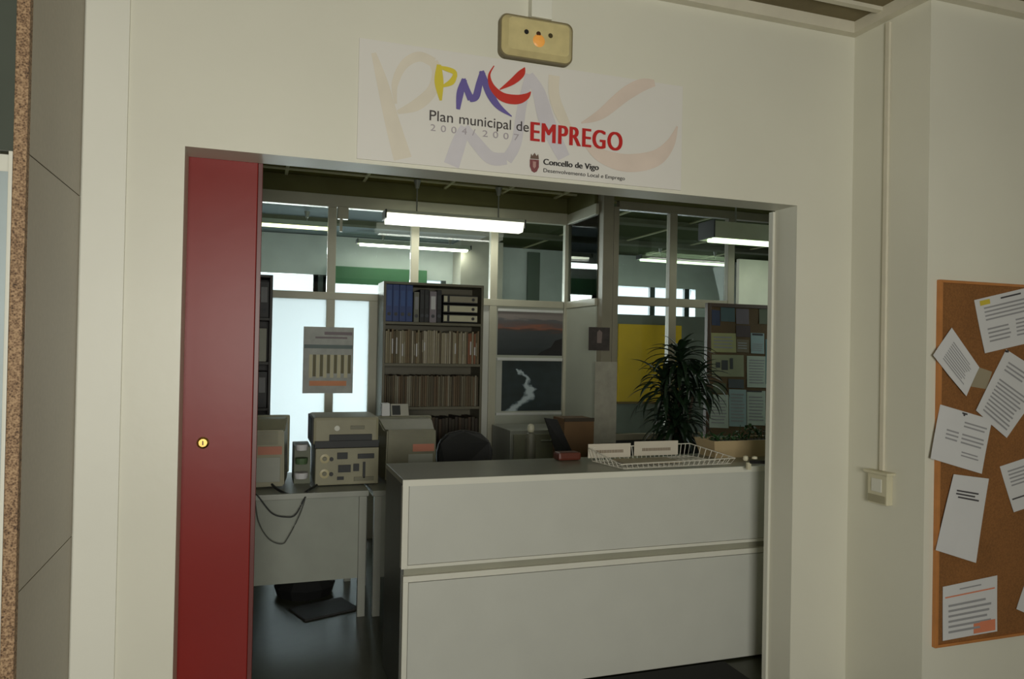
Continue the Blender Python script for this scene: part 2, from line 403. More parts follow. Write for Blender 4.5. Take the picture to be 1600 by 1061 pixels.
# ---------------------------------------------------------------- red sliding door
d = thing('door_2', None, None, (-.55, 3.05, 0)); d['kind'] = 'structure'
obj('door_panel', MB().box(-1.15, -.006, 3.034, 3.078, .01, 2.34, bev=.003), M_red, d)
obj('edge_strip', MB().box(-.006, .012, 3.036, 3.076, .01, 2.34, bev=.002), mat('dark_red_edge', (90, 30, 24), .4), d)
k = at(317, 692, 'y', 3.03)
lk = obj('lock', MB().lathe((k.x, 3.034, k.z), [(.0, 0), (.022, 0), (.022, .004), (.015, .008), (.0, .008)], 20, 'y'), M_brass, d, 'brass lock cylinder')
obj('keyhole', MB().box(k.x-.002, k.x+.002, 3.022, 3.026, k.z-.008, k.z+.008), M_black, lk)
k = at(279, 770, 'y', 3.03)
obj('finger_pull', MB().box(k.x-.012, k.x+.006, 3.030, 3.035, k.z-.075, k.z+.075, bev=.002), mat('dark_pull', (60, 16, 14), .5), d)
struct('trim_8', MB().box(-1.3, 2.5, 3.031, 3.10, 2.345, 2.40), M_dark)

# ---------------------------------------------------------------- reception counter
ct = thing('reception_counter', 'white laminate reception counter with a recessed groove standing inside the opening', 'counter', (1.8, 3.5, 0))
X0, X1, YC, YB = .632, 3.0, 3.28, 3.74
obj('countertop', MB().box(X0-.004, X1, YC-.004, YB, .978, 1.002, bev=.003), M_ctop, ct, 'grey-green countertop')
obj('edge_trim', MB().box(X0-.005, X1, YC-.007, YC-.003, .972, 1.0), M_edge, ct)
obj('upper_panel', MB().box(X0+.026, X1, YC, YC+.03, .622, .972), M_white, ct)
obj('panel_border', MB().box(X0-.004, X0+.024, YC-.003, YC+.03, .605, .972, bev=.002).box(X0+.024, X1, YC-.002, YC+.03, .605, .620, bev=.001), M_edge, ct)
obj('groove', MB().box(X0+.012, X1, YC+.02, YC+.05, .56, .606), M_groove, ct, 'grey recessed groove')
obj('panel_border', MB().box(X0+.006, X1, YC-.002, YC+.03, .545, .572, bev=.002).box(X0+.006, X0+.03, YC-.002, YC+.03, .012, .545, bev=.002), M_edge, ct)
obj('lower_panel', MB().box(X0+.032, X1, YC, YC+.028, .012, .542), M_white, ct)
obj('side_panel', MB().box(X0, X0+.022, YC+.028, YB, 0, .977), M_cside, ct, 'dark grey side panel')
obj('carcass', MB().box(X0+.022, X1, YC+.05, YB, .02, .975), M_cside, ct)
mt = MB().box(1.2, 2.30, 2.9, 3.262, .001, .012, bev=.003)
tag(obj('door_mat', mt, M_rubber), 'black rubber mat on the floor in front of the counter', 'mat')

# ---------------------------------------------------------------- sign above the opening
a = at(562, 64, 'y', YW); b_ = at(1065, 133, 'y', YW)
SX0, SX1, SZ0, SZ1 = .347, 1.757, 2.302, 2.762
sg = thing('sign_board', 'white employment plan sign board with coloured brush letters above the opening', 'sign', ((SX0+SX1)/2, YW, SZ0))
obj('board', MB().box(SX0, SX1, YW-.008, YW-.0005, SZ0, SZ1, bev=.001), mat('sign_white', (224, 221, 214), .35, var=.01), sg)
def S(X, Y):
    q = at(540+X/2.963, Y/2.963, 'y', YW-.009); return (q.x, q.z)
pk = 1/2.963*.00285
def stroke(name, m, y, *strokes):
    mb = MB()
    for i, st in enumerate(strokes): mb.ribbon([S(q[0], q[1]) for q in st], [q[2]*pk for q in st], y-.00022*i, th=.0004)
    return obj(name, mb, m, sg)
YS = YW-.0085
pale_t = mat('pale_tan_ink', (219, 211, 194), .5); pale_v = mat('pale_violet_ink', (206, 202, 207), .5); pale_p = mat('pale_pink_ink', (219, 203, 190), .5)
stroke('pale_letter', pale_t, YS-.0004, [(130, 245, 20), (170, 380, 45), (215, 560, 60), (265, 735, 75)],
       [(232, 480, 10), (228, 390, 26), (270, 300, 34), (340, 262, 40), (410, 290, 40)], [(405, 285, 40), (425, 340, 44), (400, 420, 44), (330, 485, 46), (240, 520, 16)])
stroke('pale_letter', pale_v, YS-.0012, [(490, 765, 66), (525, 660, 60), (555, 590, 44)], [(550, 590, 40), (600, 655, 52), (670, 730, 56), (745, 735, 50)], [(745, 740, 50), (790, 660, 46), (815, 500, 40), (850, 345, 36)], [(850, 345, 36), (895, 430, 60), (935, 570, 74), (1010, 730, 60)])
stroke('pale_letter', pale_t, YS-.0021, [(965, 350, 50), (965, 440, 50), (1000, 540, 50), (1060, 640, 20)])
stroke('pale_letter', pale_p, YS-.0024, [(1100, 660, 10), (1180, 720, 60), (1300, 755, 80), (1430, 735, 74), (1500, 670, 46), (1535, 585, 8)], [(1090, 570, 6), (1180, 530, 44), (1290, 440, 60), (1370, 395, 56), (1430, 385, 30)])
stroke('logo_letter', mat('yellow_ink', (214, 196, 60), .5), YS-.0030, [(432, 300, 18), (432, 380, 38), (440, 466, 10)], [(436, 312, 12), (472, 322, 20), (502, 335, 20), (506, 358, 18)], [(508, 345, 16), (490, 380, 24), (450, 400, 10)])
stroke('logo_letter', mat('violet_ink', (104, 92, 158), .5), YS-.0037, [(520, 507, 16), (530, 430, 30), (550, 368, 22)], [(544, 366, 20), (560, 415, 26), (580, 462, 30)], [(572, 462, 22), (602, 448, 30), (618, 390, 28), (634, 334, 24)], [(628, 330, 22), (662, 425, 34), (705, 492, 26), (768, 540, 4)])
stroke('logo_letter', mat('red_ink', (196, 52, 40), .5), YS-.0046, [(686, 306, 4), (664, 350, 10), (678, 405, 26), (725, 450, 38), (790, 462, 40), (835, 448, 26), (856, 426, 4)], [(828, 314, 4), (812, 342, 30), (770, 380, 26), (712, 416, 4)])
yt = YS-.0034
def word_split(name, s, m, X0_, Y0_, X1_, hpx, sizes, bold=0):
    for wd, (a_, b2) in zip(s, sizes_to(sizes)):
        line(name, wd, m, X0_+(X1_-X0_)*a_, Y0_+(0), X0_+(X1_-X0_)*b2, hpx, bold, z_at=X0_)
def sizes_to(sz): return sz
def line(name, s, m, X0_, Y0_, X1_, hpx, bold=0, space=1, z_at=None, fat=0):
    q0 = S(X0_, Y0_); q1 = S(X1_, Y0_)
    zz = S(z_at, Y0_)[1] if z_at is not None else q0[1]
    return text(name, s, m, sg, q0[0], zz, q1[0]-q0[0], hpx*pk, yt, bold=bold, space=space, fat=fat)
M_redt = mat('red_text', (190, 36, 34), .5); M_greyt = mat('pale_grey_ink', (168, 160, 166), .5)  # pale grey is the year lettering's own ink
word_split('lettering', ('Plan', 'municipal', 'de'), mat('charcoal_ink', (58, 52, 52), .5), 388, 557, 848, 44, ((0, .235), (.30, .82), (.875, 1)))
word_split('lettering', '2004/2007', M_greyt, 392, 605, 820, 28, tuple((i*.113, i*.113+(.055 if i != 4 else .035)) for i in range(9)))
line('lettering', 'EMPREGO', M_redt, 857, 652, 1277, 86, 0, 1.12, fat=.0035)
line('lettering', 'Concello de Vigo', mat('black_ink', (40, 38, 38), .5), 915, 762, 1170, 26, 0, fat=.001)
line('lettering', 'Desenvolvemento Local e Emprego', MATS['black_ink'], 915, 797, 1292, 17, .0)
cm = mat('crest_ink', (128, 72, 74), .5, var=.3, scale=120)
mb = MB(); q = [S(*p_) for p_ in ((852, 738), (894, 741), (894, 775), (884, 795), (873, 800), (861, 793), (852, 770))]
mb.prism([(x_, yt, z_) for x_, z_ in q], (0, .0008, 0))
crest = obj('crest', mb, cm, sg, 'dark red city crest')
mb = MB(); q = [S(*p_) for p_ in ((854, 735), (858, 712), (864, 722), (874, 708), (883, 723), (891, 714), (894, 738))]
mb.prism([(x_, yt, z_) for x_, z_ in q], (0, .0008, 0)); obj('crown', mb, mat('crown_ink', (110, 88, 76), .5), crest)
mb = MB(); q = [S(*p_) for p_ in ((866, 748), (880, 749), (880, 772), (873, 782), (866, 772))]
mb.prism([(x_, yt-.0006, z_) for x_, z_ in q], (0, .0008, 0)); obj('shield_field', mb, mat('crest_pale', (180, 140, 134), .5), crest)

# ---------------------------------------------------------------- emergency light and its cable duct
ex, ez = 1.057, 2.853
el = thing('emergency_light', 'beige emergency light with three holes and a glowing amber lamp above the sign', 'emergency light', (ex, YW, ez-.085))
def rrect(w_, h_, r, cx, cz, y, n=6):
    pts = []
    for (sx, sz, a0) in ((1, 1, 0), (-1, 1, 90), (-1, -1, 180), (1, -1, 270)):
        for k_ in range(n+1):
            an = math.radians(a0+90*k_/n); pts.append((cx+sx*(w_/2-r)+r*math.cos(an), y, cz+sz*(h_/2-r)+r*math.sin(an)))
    return pts
mb = MB(); mb.prism(rrect(.315, .172, .03, ex, ez, YW-.035), (0, .034, 0)); obj('housing', mb, mat('housing_tan', (120, 110, 80), .5), el)
mb = MB(); A = [mb.b.verts.new(p_) for p_ in rrect(.305, .162, .03, ex, ez, YW-.036)]; B = [mb.b.verts.new(p_) for p_ in rrect(.262, .128, .018, ex, ez, YW-.062)]
mb.b.faces.new(A); mb.b.faces.new(B[::-1])
for i in range(len(A)): mb.b.faces.new((A[i], A[(i+1) % len(A)], B[(i+1) % len(A)], B[i]))
obj('diffuser', mb, mat('amber_diffuser', (206, 192, 140), .35, var=.08, scale=20), el)
for dx, mm in ((-.052, M_black), (.0, mat('brown_hole', (70, 40, 16), .5)), (.052, mat('olive_hole', (66, 58, 30), .5))):
    obj('hole', MB().lathe((ex+dx-.004, YW-.062, ez+.012), [(.0, 0), (.010, 0), (.009, .002), (0, .002)], 16, 'y'), mm, el)
obj('pilot_lamp', MB().lathe((ex-.002, YW-.062, ez-.016), [(.0, 0), (.026, 0), (.02, .003), (.0, .006)], 20, 'y'), mat('amber_glow', (216, 160, 84), .4, emit=.22, ecol=(255, 160, 60)), el, 'glowing amber pilot lamp')
tag(obj('cable_duct', MB().box(1.028, 1.118, YW-.045, YW-.0005, ez+.087, ZH-.036, bev=.003), M_wall2), 'white cable duct running up from the emergency light', 'cable duct')
# duct and switch on the return wall
sw = thing('light_switch', 'cream double light switch box on the wall beside the cork board', 'light switch', (XC, 2.66, .93))
M_cream = mat('cream_plastic', (206, 200, 172), .45)
obj('box', MB().box(XC-.036, XC-.0005, 2.605, 2.715, .92, 1.055, bev=.004), M_cream, sw)
obj('rocker', MB().box(XC-.041, XC-.036, 2.632, 2.69, .975, 1.035, bev=.002), M_edge, sw)
obj('lower_plate', MB().box(XC-.040, XC-.036, 2.61, 2.71, .926, .960, bev=.002), mat('grey_cream', (160, 154, 128), .5), sw)
obj('top_plate', MB().box(XC-.05, XC-.0005, 2.59, 2.73, 1.056, 1.068, bev=.002), M_cream, sw)
tag(obj('cable_duct', MB().box(XC-.014, XC-.0005, 2.650, 2.674, 1.069, ZH-.036, bev=.003), M_trim), 'thin cream cable duct running from the ceiling down to the light switch', 'cable duct')

# ---------------------------------------------------------------- hall pinboard with papers
pb = thing('pinboard', 'large brown cork pinboard with a pale wood frame on the right wall', 'pinboard', (3.6, YP, .35))
obj('cork', MB().box(2.775, 4.3, YP-.012, YP-.0005, .36, 1.912), M_cork, pb)
obj('frame', MB().box(2.762, 2.778, YP-.02, YP-.0005, .35, 1.922, bev=.002), M_wood, pb, 'orange wood frame side')
obj('frame', MB().box(2.778, 4.3, YP-.02, YP-.0005, 1.910, 1.922, bev=.002), M_wood, pb)
obj('frame', MB().box(2.778, 4.3, YP-.02, YP-.0005, .35, .362, bev=.002), M_wood, pb)
def sheet(name, label, cat, px, y, lines, m=M_paper, group=None, blocks=(), tilt=.004):
    """paper with its four corners (clockwise from top left) where the photo shows them on the wall plane"""
    q = [at(u, v, 'y', y) for u, v in px]
    cen = sum(q, Vector())/4; base = Vector((cen.x, y, min(v.z for v in q)))
    o = thing(name, label, cat, base, group)
    mb = MB(); N = 6; g = []
    for i in range(N+1):
        row = []
        for j in range(N+1):
            s_, t_ = j/N, i/N
            p_ = (q[0]*(1-s_)+q[1]*s_)*(1-t_)+(q[3]*(1-s_)+q[2]*s_)*t_
            p_.y = y-.0008-tilt*(t_**2)*(0.6+.8*abs(s_-.5)*2)
            row.append(p_)
        g.append(row)
    F_ = [[mb.b.verts.new(p_) for p_ in r] for r in g]; K_ = [[mb.b.verts.new(p_+Vector((0, .0006, 0))) for p_ in r] for r in g]
    for i in range(N):
        for j in range(N):
            mb.b.faces.new((F_[i][j], F_[i][j+1], F_[i+1][j+1], F_[i+1][j])); mb.b.faces.new((K_[i][j], K_[i+1][j], K_[i+1][j+1], K_[i][j+1]))
    obj('sheet', mb, m, o)
    def P(s_, t_):
        p_ = (q[0]*(1-s_)+q[1]*s_)*(1-t_)+(q[3]*(1-s_)+q[2]*s_)*t_
        p_.y = y-.0016-tilt*(t_**2)*(0.6+.8*abs(s_-.5)*2); return p_
    if lines:
        mb = MB()
        for (s0, s1, t0, t1, k_) in lines:
            for i in range(k_):
                tt = t0+(t1-t0)*(i+.2)/k_; hh = (t1-t0)/k_*.42; e1 = s1-(random.random()*.15*(s1-s0))
                vs = [mb.b.verts.new(P(s_, t_)) for s_, t_ in ((s0, tt), (e1, tt), (e1, tt+hh), (s0, tt+hh))]
                mb.b.faces.new(vs)
        obj('printed_text', mb, M_ink, o)
    for (s0, s1, t0, t1, mm) in blocks:
        mb = MB(); n_ = 4
        for i in range(n_):
            a0 = s0+(s1-s0)*i/n_; a1 = s0+(s1-s0)*(i+1)/n_
            mb.b.faces.new([mb.b.verts.new(P(s_, t_)+Vector((0, -.0004, 0))) for s_, t_ in ((a0, t0), (a1, t0), (a1, t1), (a0, t1))])
        obj('printed_mark', mb, mm, o)
    return o
M_yel = mat('yellow_mark', (200, 180, 60), .7); M_or = mat('orange_mark', (214, 130, 96), .7)
yp = YP-.0125
G = 'papers on the hall pinboard'
def pin(u, v, m, lab, y):
    q = at(u, v, 'y', y)
    tag(obj('push_pin', MB().lathe((q.x, y, q.z), [(.0, 0), (.005, 0), (.004, .006), (.006, .009), (0, .010)], 10, 'y'), m, smooth_=True), lab, 'push pin', 'pins on the hall pinboard')
sheet('paper_notice', 'wide printed notice with a yellow corner mark at the top right of the pinboard', 'paper', [(1522, 469), (1640, 441), (1640, 528), (1537, 552)], yp, [(.1, .9, .16, .45, 4), (.1, .42, .55, .85, 4), (.5, .95, .5, .85, 5)], group=G, blocks=[(.06, .19, .04, .13, M_yel), (.33, .6, .06, .09, M_inkd)])
sheet('paper_notice', 'small white sheet tilted steeply at the left edge of the pinboard', 'paper', [(1487, 512), (1530, 574), (1508, 619), (1456, 555)], yp-.009, [(.2, .85, .2, .85, 9)], group=G)
sheet('paper_notice', 'white typed sheet hanging diagonally from a pin right of the clear tape', 'paper', [(1572, 546), (1640, 590), (1571, 684), (1523, 641)], yp-.002, [(.15, .6, .12, .3, 3), (.15, .9, .4, .95, 10)], group=G)
sheet('paper_notice', 'square white sheet with scattered lines of handwriting left of centre', 'paper', [(1469, 632), (1550, 656), (1532, 740), (1452, 716)], yp-.009, [(.5, .95, .16, .3, 2), (.2, .45, .38, .6, 3), (.5, .95, .38, .6, 3), (.55, .9, .7, .82, 2)], group=G, blocks=[(.42, .52, .02, .05, M_inkd)])
sheet('paper_notice', 'long white folded sheet with a short dark heading below the square sheet', 'paper', [(1490, 741), (1545, 748), (1523, 879), (1460, 859)], yp-.009, [], group=G, blocks=[(.18, .78, .19, .21, M_inkd), (.18, .7, .23, .25, M_inkd), (.25, .82, .27, .29, M_inkd)])
sheet('paper_notice', 'cut off white sheet with a black line at the right edge of the picture', 'paper', [(1562, 729), (1650, 700), (1660, 775), (1582, 800)], yp, [(.1, .8, .12, .5, 5)], group=G, blocks=[(.04, .8, .72, .75, M_inkd)])
sheet('paper_notice', 'white form with an orange line and orange box at the bottom of the pinboard', 'paper', [(1473, 917), (1558, 899), (1557, 986), (1472, 1001)], yp-.002, [(.1, .9, .34, .92, 6), (.3, .7, .08, .14, 1)], group=G, blocks=[(.04, .95, .20, .225, M_or), (.56, .96, .77, .97, M_or)], tilt=.002)
sheet('paper_notice', 'corner of a white sheet at the lower right edge of the pinboard', 'paper', [(1604, 905), (1680, 920), (1665, 985), (1586, 951)], yp, [(.3, .9, .2, .8, 5)], group=G)
M_tape = mat('clear_tape', (150, 140, 116), .3)
sheet('adhesive_tape', 'strip of clear sticky tape stuck on the cork between two tilted sheets', 'tape', [(1527, 573), (1550, 581), (1541, 608), (1517, 604)], yp, [], m=M_tape, tilt=.0)
pin(1572, 549, M_inkd, 'dark push pin holding the diagonal typed sheet', yp-.004)
pin(1504, 648, M_inkd, 'dark push pin at the top of the square sheet', yp-.002)

# ---------------------------------------------------------------- desks behind the counter
def desk(x0, x1, y0, y1, label, legs):
    t = thing('desk', label, 'desk', ((x0+x1)/2, (y0+y1)/2, 0), 'grey office desks')
    obj('desktop', MB().box(x0, x1, y0, y1, .705, .738, bev=.003), M_metal, t)
    obj('modesty_panel', MB().box(x0+.05, x1-.05, y0+.03, y0+.05, .222, .704), M_desk, t)
    for lx in legs:
        for ly in (y0+.005, y1-.045): obj('leg', MB().box(lx-.022, lx+.022, ly, ly+.04, 0, .704, bev=.002), M_metal, t)
    return t
desk(-.75, .648, 4.42, 5.15, 'grey desk with modesty panel behind the red door', (-.72, .615))
desk(.668, 2.05, 4.40, 5.03, 'grey desk partly hidden behind the left end of the counter', (.70, 2.02))
desk(2.1, 3.7, 4.3, 5.0, 'grey desk hidden behind the wire basket end of the counter', (2.13, 3.67))
tag(obj('crumpled_bag', MB().lathe((.33, 4.95, .0), [(.0, 0), (.17, 0), (.19, .06), (.13, .13), (.05, .17), (0, .17)], 12), M_black), 'black bag lying on the floor under the left desk', 'bag')
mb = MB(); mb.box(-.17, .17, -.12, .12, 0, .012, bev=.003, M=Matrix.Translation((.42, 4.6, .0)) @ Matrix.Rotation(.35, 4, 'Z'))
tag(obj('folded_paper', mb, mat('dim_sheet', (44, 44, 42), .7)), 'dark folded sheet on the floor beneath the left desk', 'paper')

# ---------------------------------------------------------------- computers on the desks
def crt(cx, y, wd, h, z, label, mback=M_beige):
    """seen from behind: a rear hump, sloping shell and front bezel turned away"""
    t = thing('crt_monitor', label, 'monitor', (cx, y+.2, z))
    mb = MB()
    def ring(w2, z0, z1, yy): return [mb.b.verts.new(p_) for p_ in ((cx-w2, yy, z0), (cx+w2, yy, z0), (cx+w2*.96, yy, z1), (cx-w2*.96, yy, z1))]
    R_ = [ring(wd*.40, z+.012, z+h*.86, y), ring(wd*.42, z+.012, z+h*.84, y+.08), ring(wd*.46, z+.02, z+h*.97, y+.22), ring(wd*.48, z+.045, z+h*.985, y+.32)]
    for a_, b2 in zip(R_, R_[1:]):
        for k_ in range(4): mb.b.faces.new((a_[k_], a_[(k_+1) % 4], b2[(k_+1) % 4], b2[k_]))
    mb.b.faces.new(R_[0]); mb.b.faces.new(R_[-1][::-1])
    bmesh.ops.bevel(mb.b, geom=list(mb.b.edges), offset=.008, segments=2, affect='EDGES')
    obj('shell', mb, mback, t)
    obj('bezel', MB().box(cx-wd/2, cx+wd/2, y+.32, y+.37, z+.04, z+h, bev=.01), mback, t)
    obj('screen', MB().box(cx-wd/2+.035, cx+wd/2-.035, y+.365, y+.373, z+.09, z+h-.04), M_black, t)
    obj('base', MB().lathe((cx, y+.18, z), [(0, 0), (wd*.32, 0), (wd*.30, .012), (0, .012)], 24), M_beige2, t)
    v = MB()
    for i in range(9): v.box(cx-wd*.30, cx+wd*.30, y-.002, y+.002, z+h*.65+i*.009, z+h*.65+i*.009+.004)
    obj('vent', v, M_beige2, t)
    lb = MB().box(cx+wd*.02, cx+wd*.36, y-.003, y, z+h*.50, z+h*.62)
    obj('interface_plate', MB().box(cx-wd*.05, cx+wd*.34, y-.004, y, z+h*.10, z+h*.46, bev=.002), mat('pale_plate', (150, 152, 140), .5), t)
    obj('rating_label', lb, mat('faded_red_label', (186, 120, 96), .6), t, 'faded red label')
    for i in range(2): obj('socket', MB().lathe((cx-wd*.30+i*.06, y, z+.05), [(0, 0), (.018, 0), (.016, .008), (0, .008)], 14, 'y'), M_black, t)
    return t
crt(.015, 4.60, .40, .40, .738, 'beige tube monitor seen from behind right beside the red door')
crt(.935, 4.62, .40, .385, .738, 'beige tube monitor seen from behind with white packets on top', M_beige2)
# desktop case seen from behind with a printer on top
pc = thing('computer_case', 'beige desktop computer case showing its rear sockets on the left desk', 'computer', (.545, 4.8, .738))
obj('case', MB().box(.352, .728, 4.60, 5.0, .745, .965, bev=.004), M_beige, pc)
for fx in (.37, .70): obj('foot', MB().lathe((fx, 4.64, .738), [(0, 0), (.014, 0), (.014, .008), (0, .008)], 12), M_black, pc)
for zz in (.905, .815):
    f_ = obj('connector', MB().lathe((.405, 4.60, zz), [(0, 0), (.028, 0), (.028, .006), (.018, .008), (0, .008)], 20, 'y'), mat('pale_ring', (190, 180, 140), .4), pc)
    obj('connector_core', MB().lathe((.405, 4.592, zz), [(0, 0), (.014, 0), (.012, .006), (0, .006)], 16, 'y'), M_beige2, f_)
    obj('socket', MB().lathe((.445, 4.60, zz-.004), [(0, 0), (.013, 0), (.012, .007), (0, .007)], 14, 'y'), M_black, pc)
for x0, x1, z0, z1 in ((.478, .54, .90, .94), (.485, .56, .82, .865), (.575, .61, .825, .87), (.632, .648, .78, .88), (.58, .7, .765, .79), (.60, .70, .90, .93), (.48, .52, .775, .795)):
    obj('port', MB().box(x0, x1, 4.592, 4.60, z0, z1, bev=.002), M_dark if (x1-x0) < .1 else M_beige2, pc)
pr = thing('printer', 'beige printer with a dark paper slot standing on the computer case', 'printer', (.535, 4.8, .966))
obj('body', MB().box(.335, .728, 4.61, 4.98, .985, 1.152, bev=.018), M_beige, pr)
obj('paper_slot', MB().box(.345, .728, 4.598, 4.66, .968, 1.010, bev=.003).box(.43, .685, 4.596, 4.62, 1.010, 1.048, bev=.003), M_dark, pr, 'dark grey paper slot')
obj('button', MB().lathe((.475, 4.612, 1.085), [(0, 0), (.018, 0), (.016, .006), (0, .006)], 14, 'y'), M_edge, pr)
obj('socket', MB().box(.555, .64, 4.604, 4.61, 1.078, 1.1, bev=.002), M_beige2, pr)
obj('side_panel', MB().box(.328, .338, 4.62, 4.97, .985, 1.145, bev=.004), M_dark, pr)
# small white packets on the right monitor
tag(obj('carton', MB().box(.80, .852, 4.96, 5.03, 1.122, 1.205, bev=.002), M_paper), 'small white carton on top of the right monitor', 'box', 'small things on the right monitor')
ph = thing('desk_calendar', 'small grey and white tented desk calendar on top of the right monitor', 'calendar', (.92, 4.99, 1.122))
obj('card', MB().prism([(.862, 4.955, 1.122), (.862, 5.03, 1.122), (.862, 4.99, 1.20)], (.118, 0, 0)), mat('pale_card', (170, 168, 156), .7), ph)
obj('picture', MB().prism([(.870, 4.957, 1.129), (.925, 4.957, 1.129), (.925, 4.984, 1.19), (.870, 4.984, 1.19)], (0, -.001, 0)), M_dark, ph)
tag(obj('added_screening_box', MB().box(.235, .332, 4.72, 4.98, .738, .965, bev=.004), mat('grey_green_board', (112, 116, 98), .6)), 'grey-green box added to hide the bright desk between the left monitor and the computer case', 'box')  # box added to cover the bright reflection on the desk behind
tag(obj('junction_box', MB().box(.60, .685, YG-.09, YG-.036, 2.60, 2.70, bev=.006).box(.62, .64, YG-.07, YG-.05, 2.50, 2.60), M_frame), 'small pale junction box beside the top of the glass partition post', 'junction box')
# clutter between the monitor and the case
for i, (x_, z_, l_) in enumerate(((.275, .783, .045), (.275, .870, .042), (.275, .952, .040))):
    tag(obj('paper_roll', MB().lathe((x_, 4.66, z_), [(0, 0), (l_-.008, 0), (l_-.005, .02), (l_-.005, .035), (0, .035)], 16), (M_paper, mat('green_label', (80, 104, 70), .6), M_paper)[i]), ('white paper roll at the foot of the small stack between the monitor and the case', 'green roll in the middle of the small stack beside the computer case', 'white roll on top of the small stack beside the computer case')[i], 'paper roll', 'rolls beside the computer case')
def cable(name, label, pts, r, m=M_black):
    P = smooth([tuple(p_) for p_ in pts], 8)
    tag(obj(name, MB().tube(P, r, 8), m, smooth_=True), label, 'cable', 'cables hanging over the left desk')
def dk(u, v, y): q = at(u, v, 'y', y); return (q.x, y, q.z)
cable('cable', 'thick black cable looping from the left monitor to the computer case', [dk(425, 757, 4.585), dk(434, 765, 4.5), dk(450, 772, 4.45), dk(468, 774, 4.44), dk(485, 764, 4.5), dk(495, 758, 4.585)], .007)
cable('cable', 'dark cable hanging in a shallow loop over the desk panel', [dk(396, 775, 4.44), (at(402, 783, 'y', 4.41).x, 4.405, .74), dk(425, 802, 4.40), dk(448, 808, 4.40), dk(462, 804, 4.40), dk(474, 782, 4.41), dk(482, 765, 4.46)], .004, M_dark)
cable('cable', 'thin grey cable hanging low in front of the desk panel', [dk(398, 776, 4.42), dk(404, 815, 4.40), dk(420, 842, 4.40), dk(440, 850, 4.40), dk(450, 840, 4.40), dk(468, 805, 4.40), dk(478, 776, 4.42)], .003, mat('grey_cable', (84, 86, 80), .6))

# ---------------------------------------------------------------- office chair (black back above the counter)
ch = thing('office_chair', 'black office chair with rounded back behind the counter', 'chair', (1.41, 5.25, 0))
mb = MB(); pts = [(-.19, .0), (-.205, .12), (-.185, .20), (-.12, .26), (0, .28), (.12, .26), (.185, .20), (.205, .12), (.19, .0), (.12, -.09), (-.12, -.09)]
mb.prism([(1.41+x_, 5.12-.05*(abs(x_)/.2)**2, .72+z_) for x_, z_ in pts], (0, .06, 0))
bmesh.ops.bevel(mb.b, geom=list(mb.b.edges), offset=.012, segments=2, affect='EDGES')
obj('backrest', mb, M_black, ch)
obj('seat', MB().box(1.18, 1.64, 5.16, 5.56, .44, .51, bev=.025), M_black, ch)
obj('back_support', MB().tube([(1.41, 5.15, .66), (1.41, 5.13, .5), (1.41, 5.22, .43)], .016), M_dark, ch)
obj('gas_column', MB().tube([(1.41, 5.36, .10), (1.41, 5.36, .44)], .026, 12), M_dark, ch)
for k_ in range(5):
    a_ = k_*2*math.pi/5+.3; e_ = (1.41+.22*math.cos(a_), 5.36+.22*math.sin(a_), .07)
    lg = obj('leg', MB().tube([(1.41, 5.36, .11), e_], [.024, .014], 8), M_dark, ch)
    obj('caster', MB().tube([(e_[0]-.012, e_[1], .026), (e_[0]+.012, e_[1], .026)], .026, 14), M_black, lg)

# ---------------------------------------------------------------- bookcase with binders and files
def bookcase(x0, x1, y0, y1, zt, shelves, label, m):
    t = thing('bookcase', label, 'bookcase', ((x0+x1)/2, (y0+y1)/2, 0))
    for a_ in ((x0, x0+.02), (x1-.02, x1)): obj('side_panel', MB().box(*a_, y0, y1, 0, zt, bev=.002), m, t)
    obj('top_panel', MB().box(x0+.02, x1-.02, y0, y1, zt-.02, zt, bev=.002), m, t)
    obj('back_panel', MB().box(x0+.02, x1-.02, y1-.01, y1, 0, zt-.02), m, t)
    for z in shelves: obj('shelf', MB().box(x0+.02, x1-.02, y0+.004, y1-.01, z-.022, z, bev=.002), m, t)
    return t
SH = (.08, .42, .76, 1.105, 1.45, 1.78)
M_case = mat('dark_shelf', (104, 100, 82), .5, var=.05)
bookcase(.940, 1.760, 5.86, 6.15, 2.095, SH, 'tall open grey bookcase full of files behind the desks', M_case)
# binders on the top shelf
def binder(m, w_=.07, h=.285, dp=.24, label='', m2=None):
    t = thing('ring_binder', label, 'binder', (0, 0, 0), 'ring binders on the top shelf')
    obj('cover', MB().box(-w_/2, w_/2, 0, dp, 0, h, bev=.003), m, t)
    obj('spine_label', MB().box(-w_*.32, w_*.32, -.0015, .001, h*.42, h*.84), m2 or M_paper, t)
    obj('finger_ring', MB().lathe((0, 0, h*.2), [(.006, 0), (.014, 0), (.014, .002), (.006, .002)], 16, 'y'), mat('dull_ring', (78, 80, 84), .7), t)
    return t
M_blue = mat('blue_board', (22, 56, 118), .45); M_blue2 = mat('blue_board_light', (34, 76, 140), .45)
ys = 5.875; zs = 1.781
B = binder(M_blue, .052, .292, label='bright blue ring binder, leftmost on the top shelf of the bookcase', m2=M_blue2); B.location = (.988, ys, zs)
for i, lab in enumerate(('second blue ring binder from the left on the top shelf', 'third blue ring binder from the left on the top shelf', 'blue ring binder next to the slim grey one')):
    dup(B, (.988+.0535*(i+1), ys, zs), lab)
B = binder(mat('grey_board', (120, 120, 108), .6), .042, .24, label='slim grey ring binder between the blue ones and the black ones', m2=M_ink); B.location = (1.206, ys, zs)
B = binder(M_black, .036, .262, label='black ring binder beside the slim grey one', m2=M_dark); B.location = (1.252, ys, zs)
dup(B, (1.290, ys, zs), 'black ring binder just left of the lilac one')
dup(B, (1.392, ys, zs), 'black ring binder between the lilac one and the flat stack')
B = binder(mat('lilac_board', (136, 128, 134), .6), .056, .25, label='lilac grey ring binder with a finger hole between black ones'); B.location = (1.341, ys, zs)
B['category'] = 'binder'
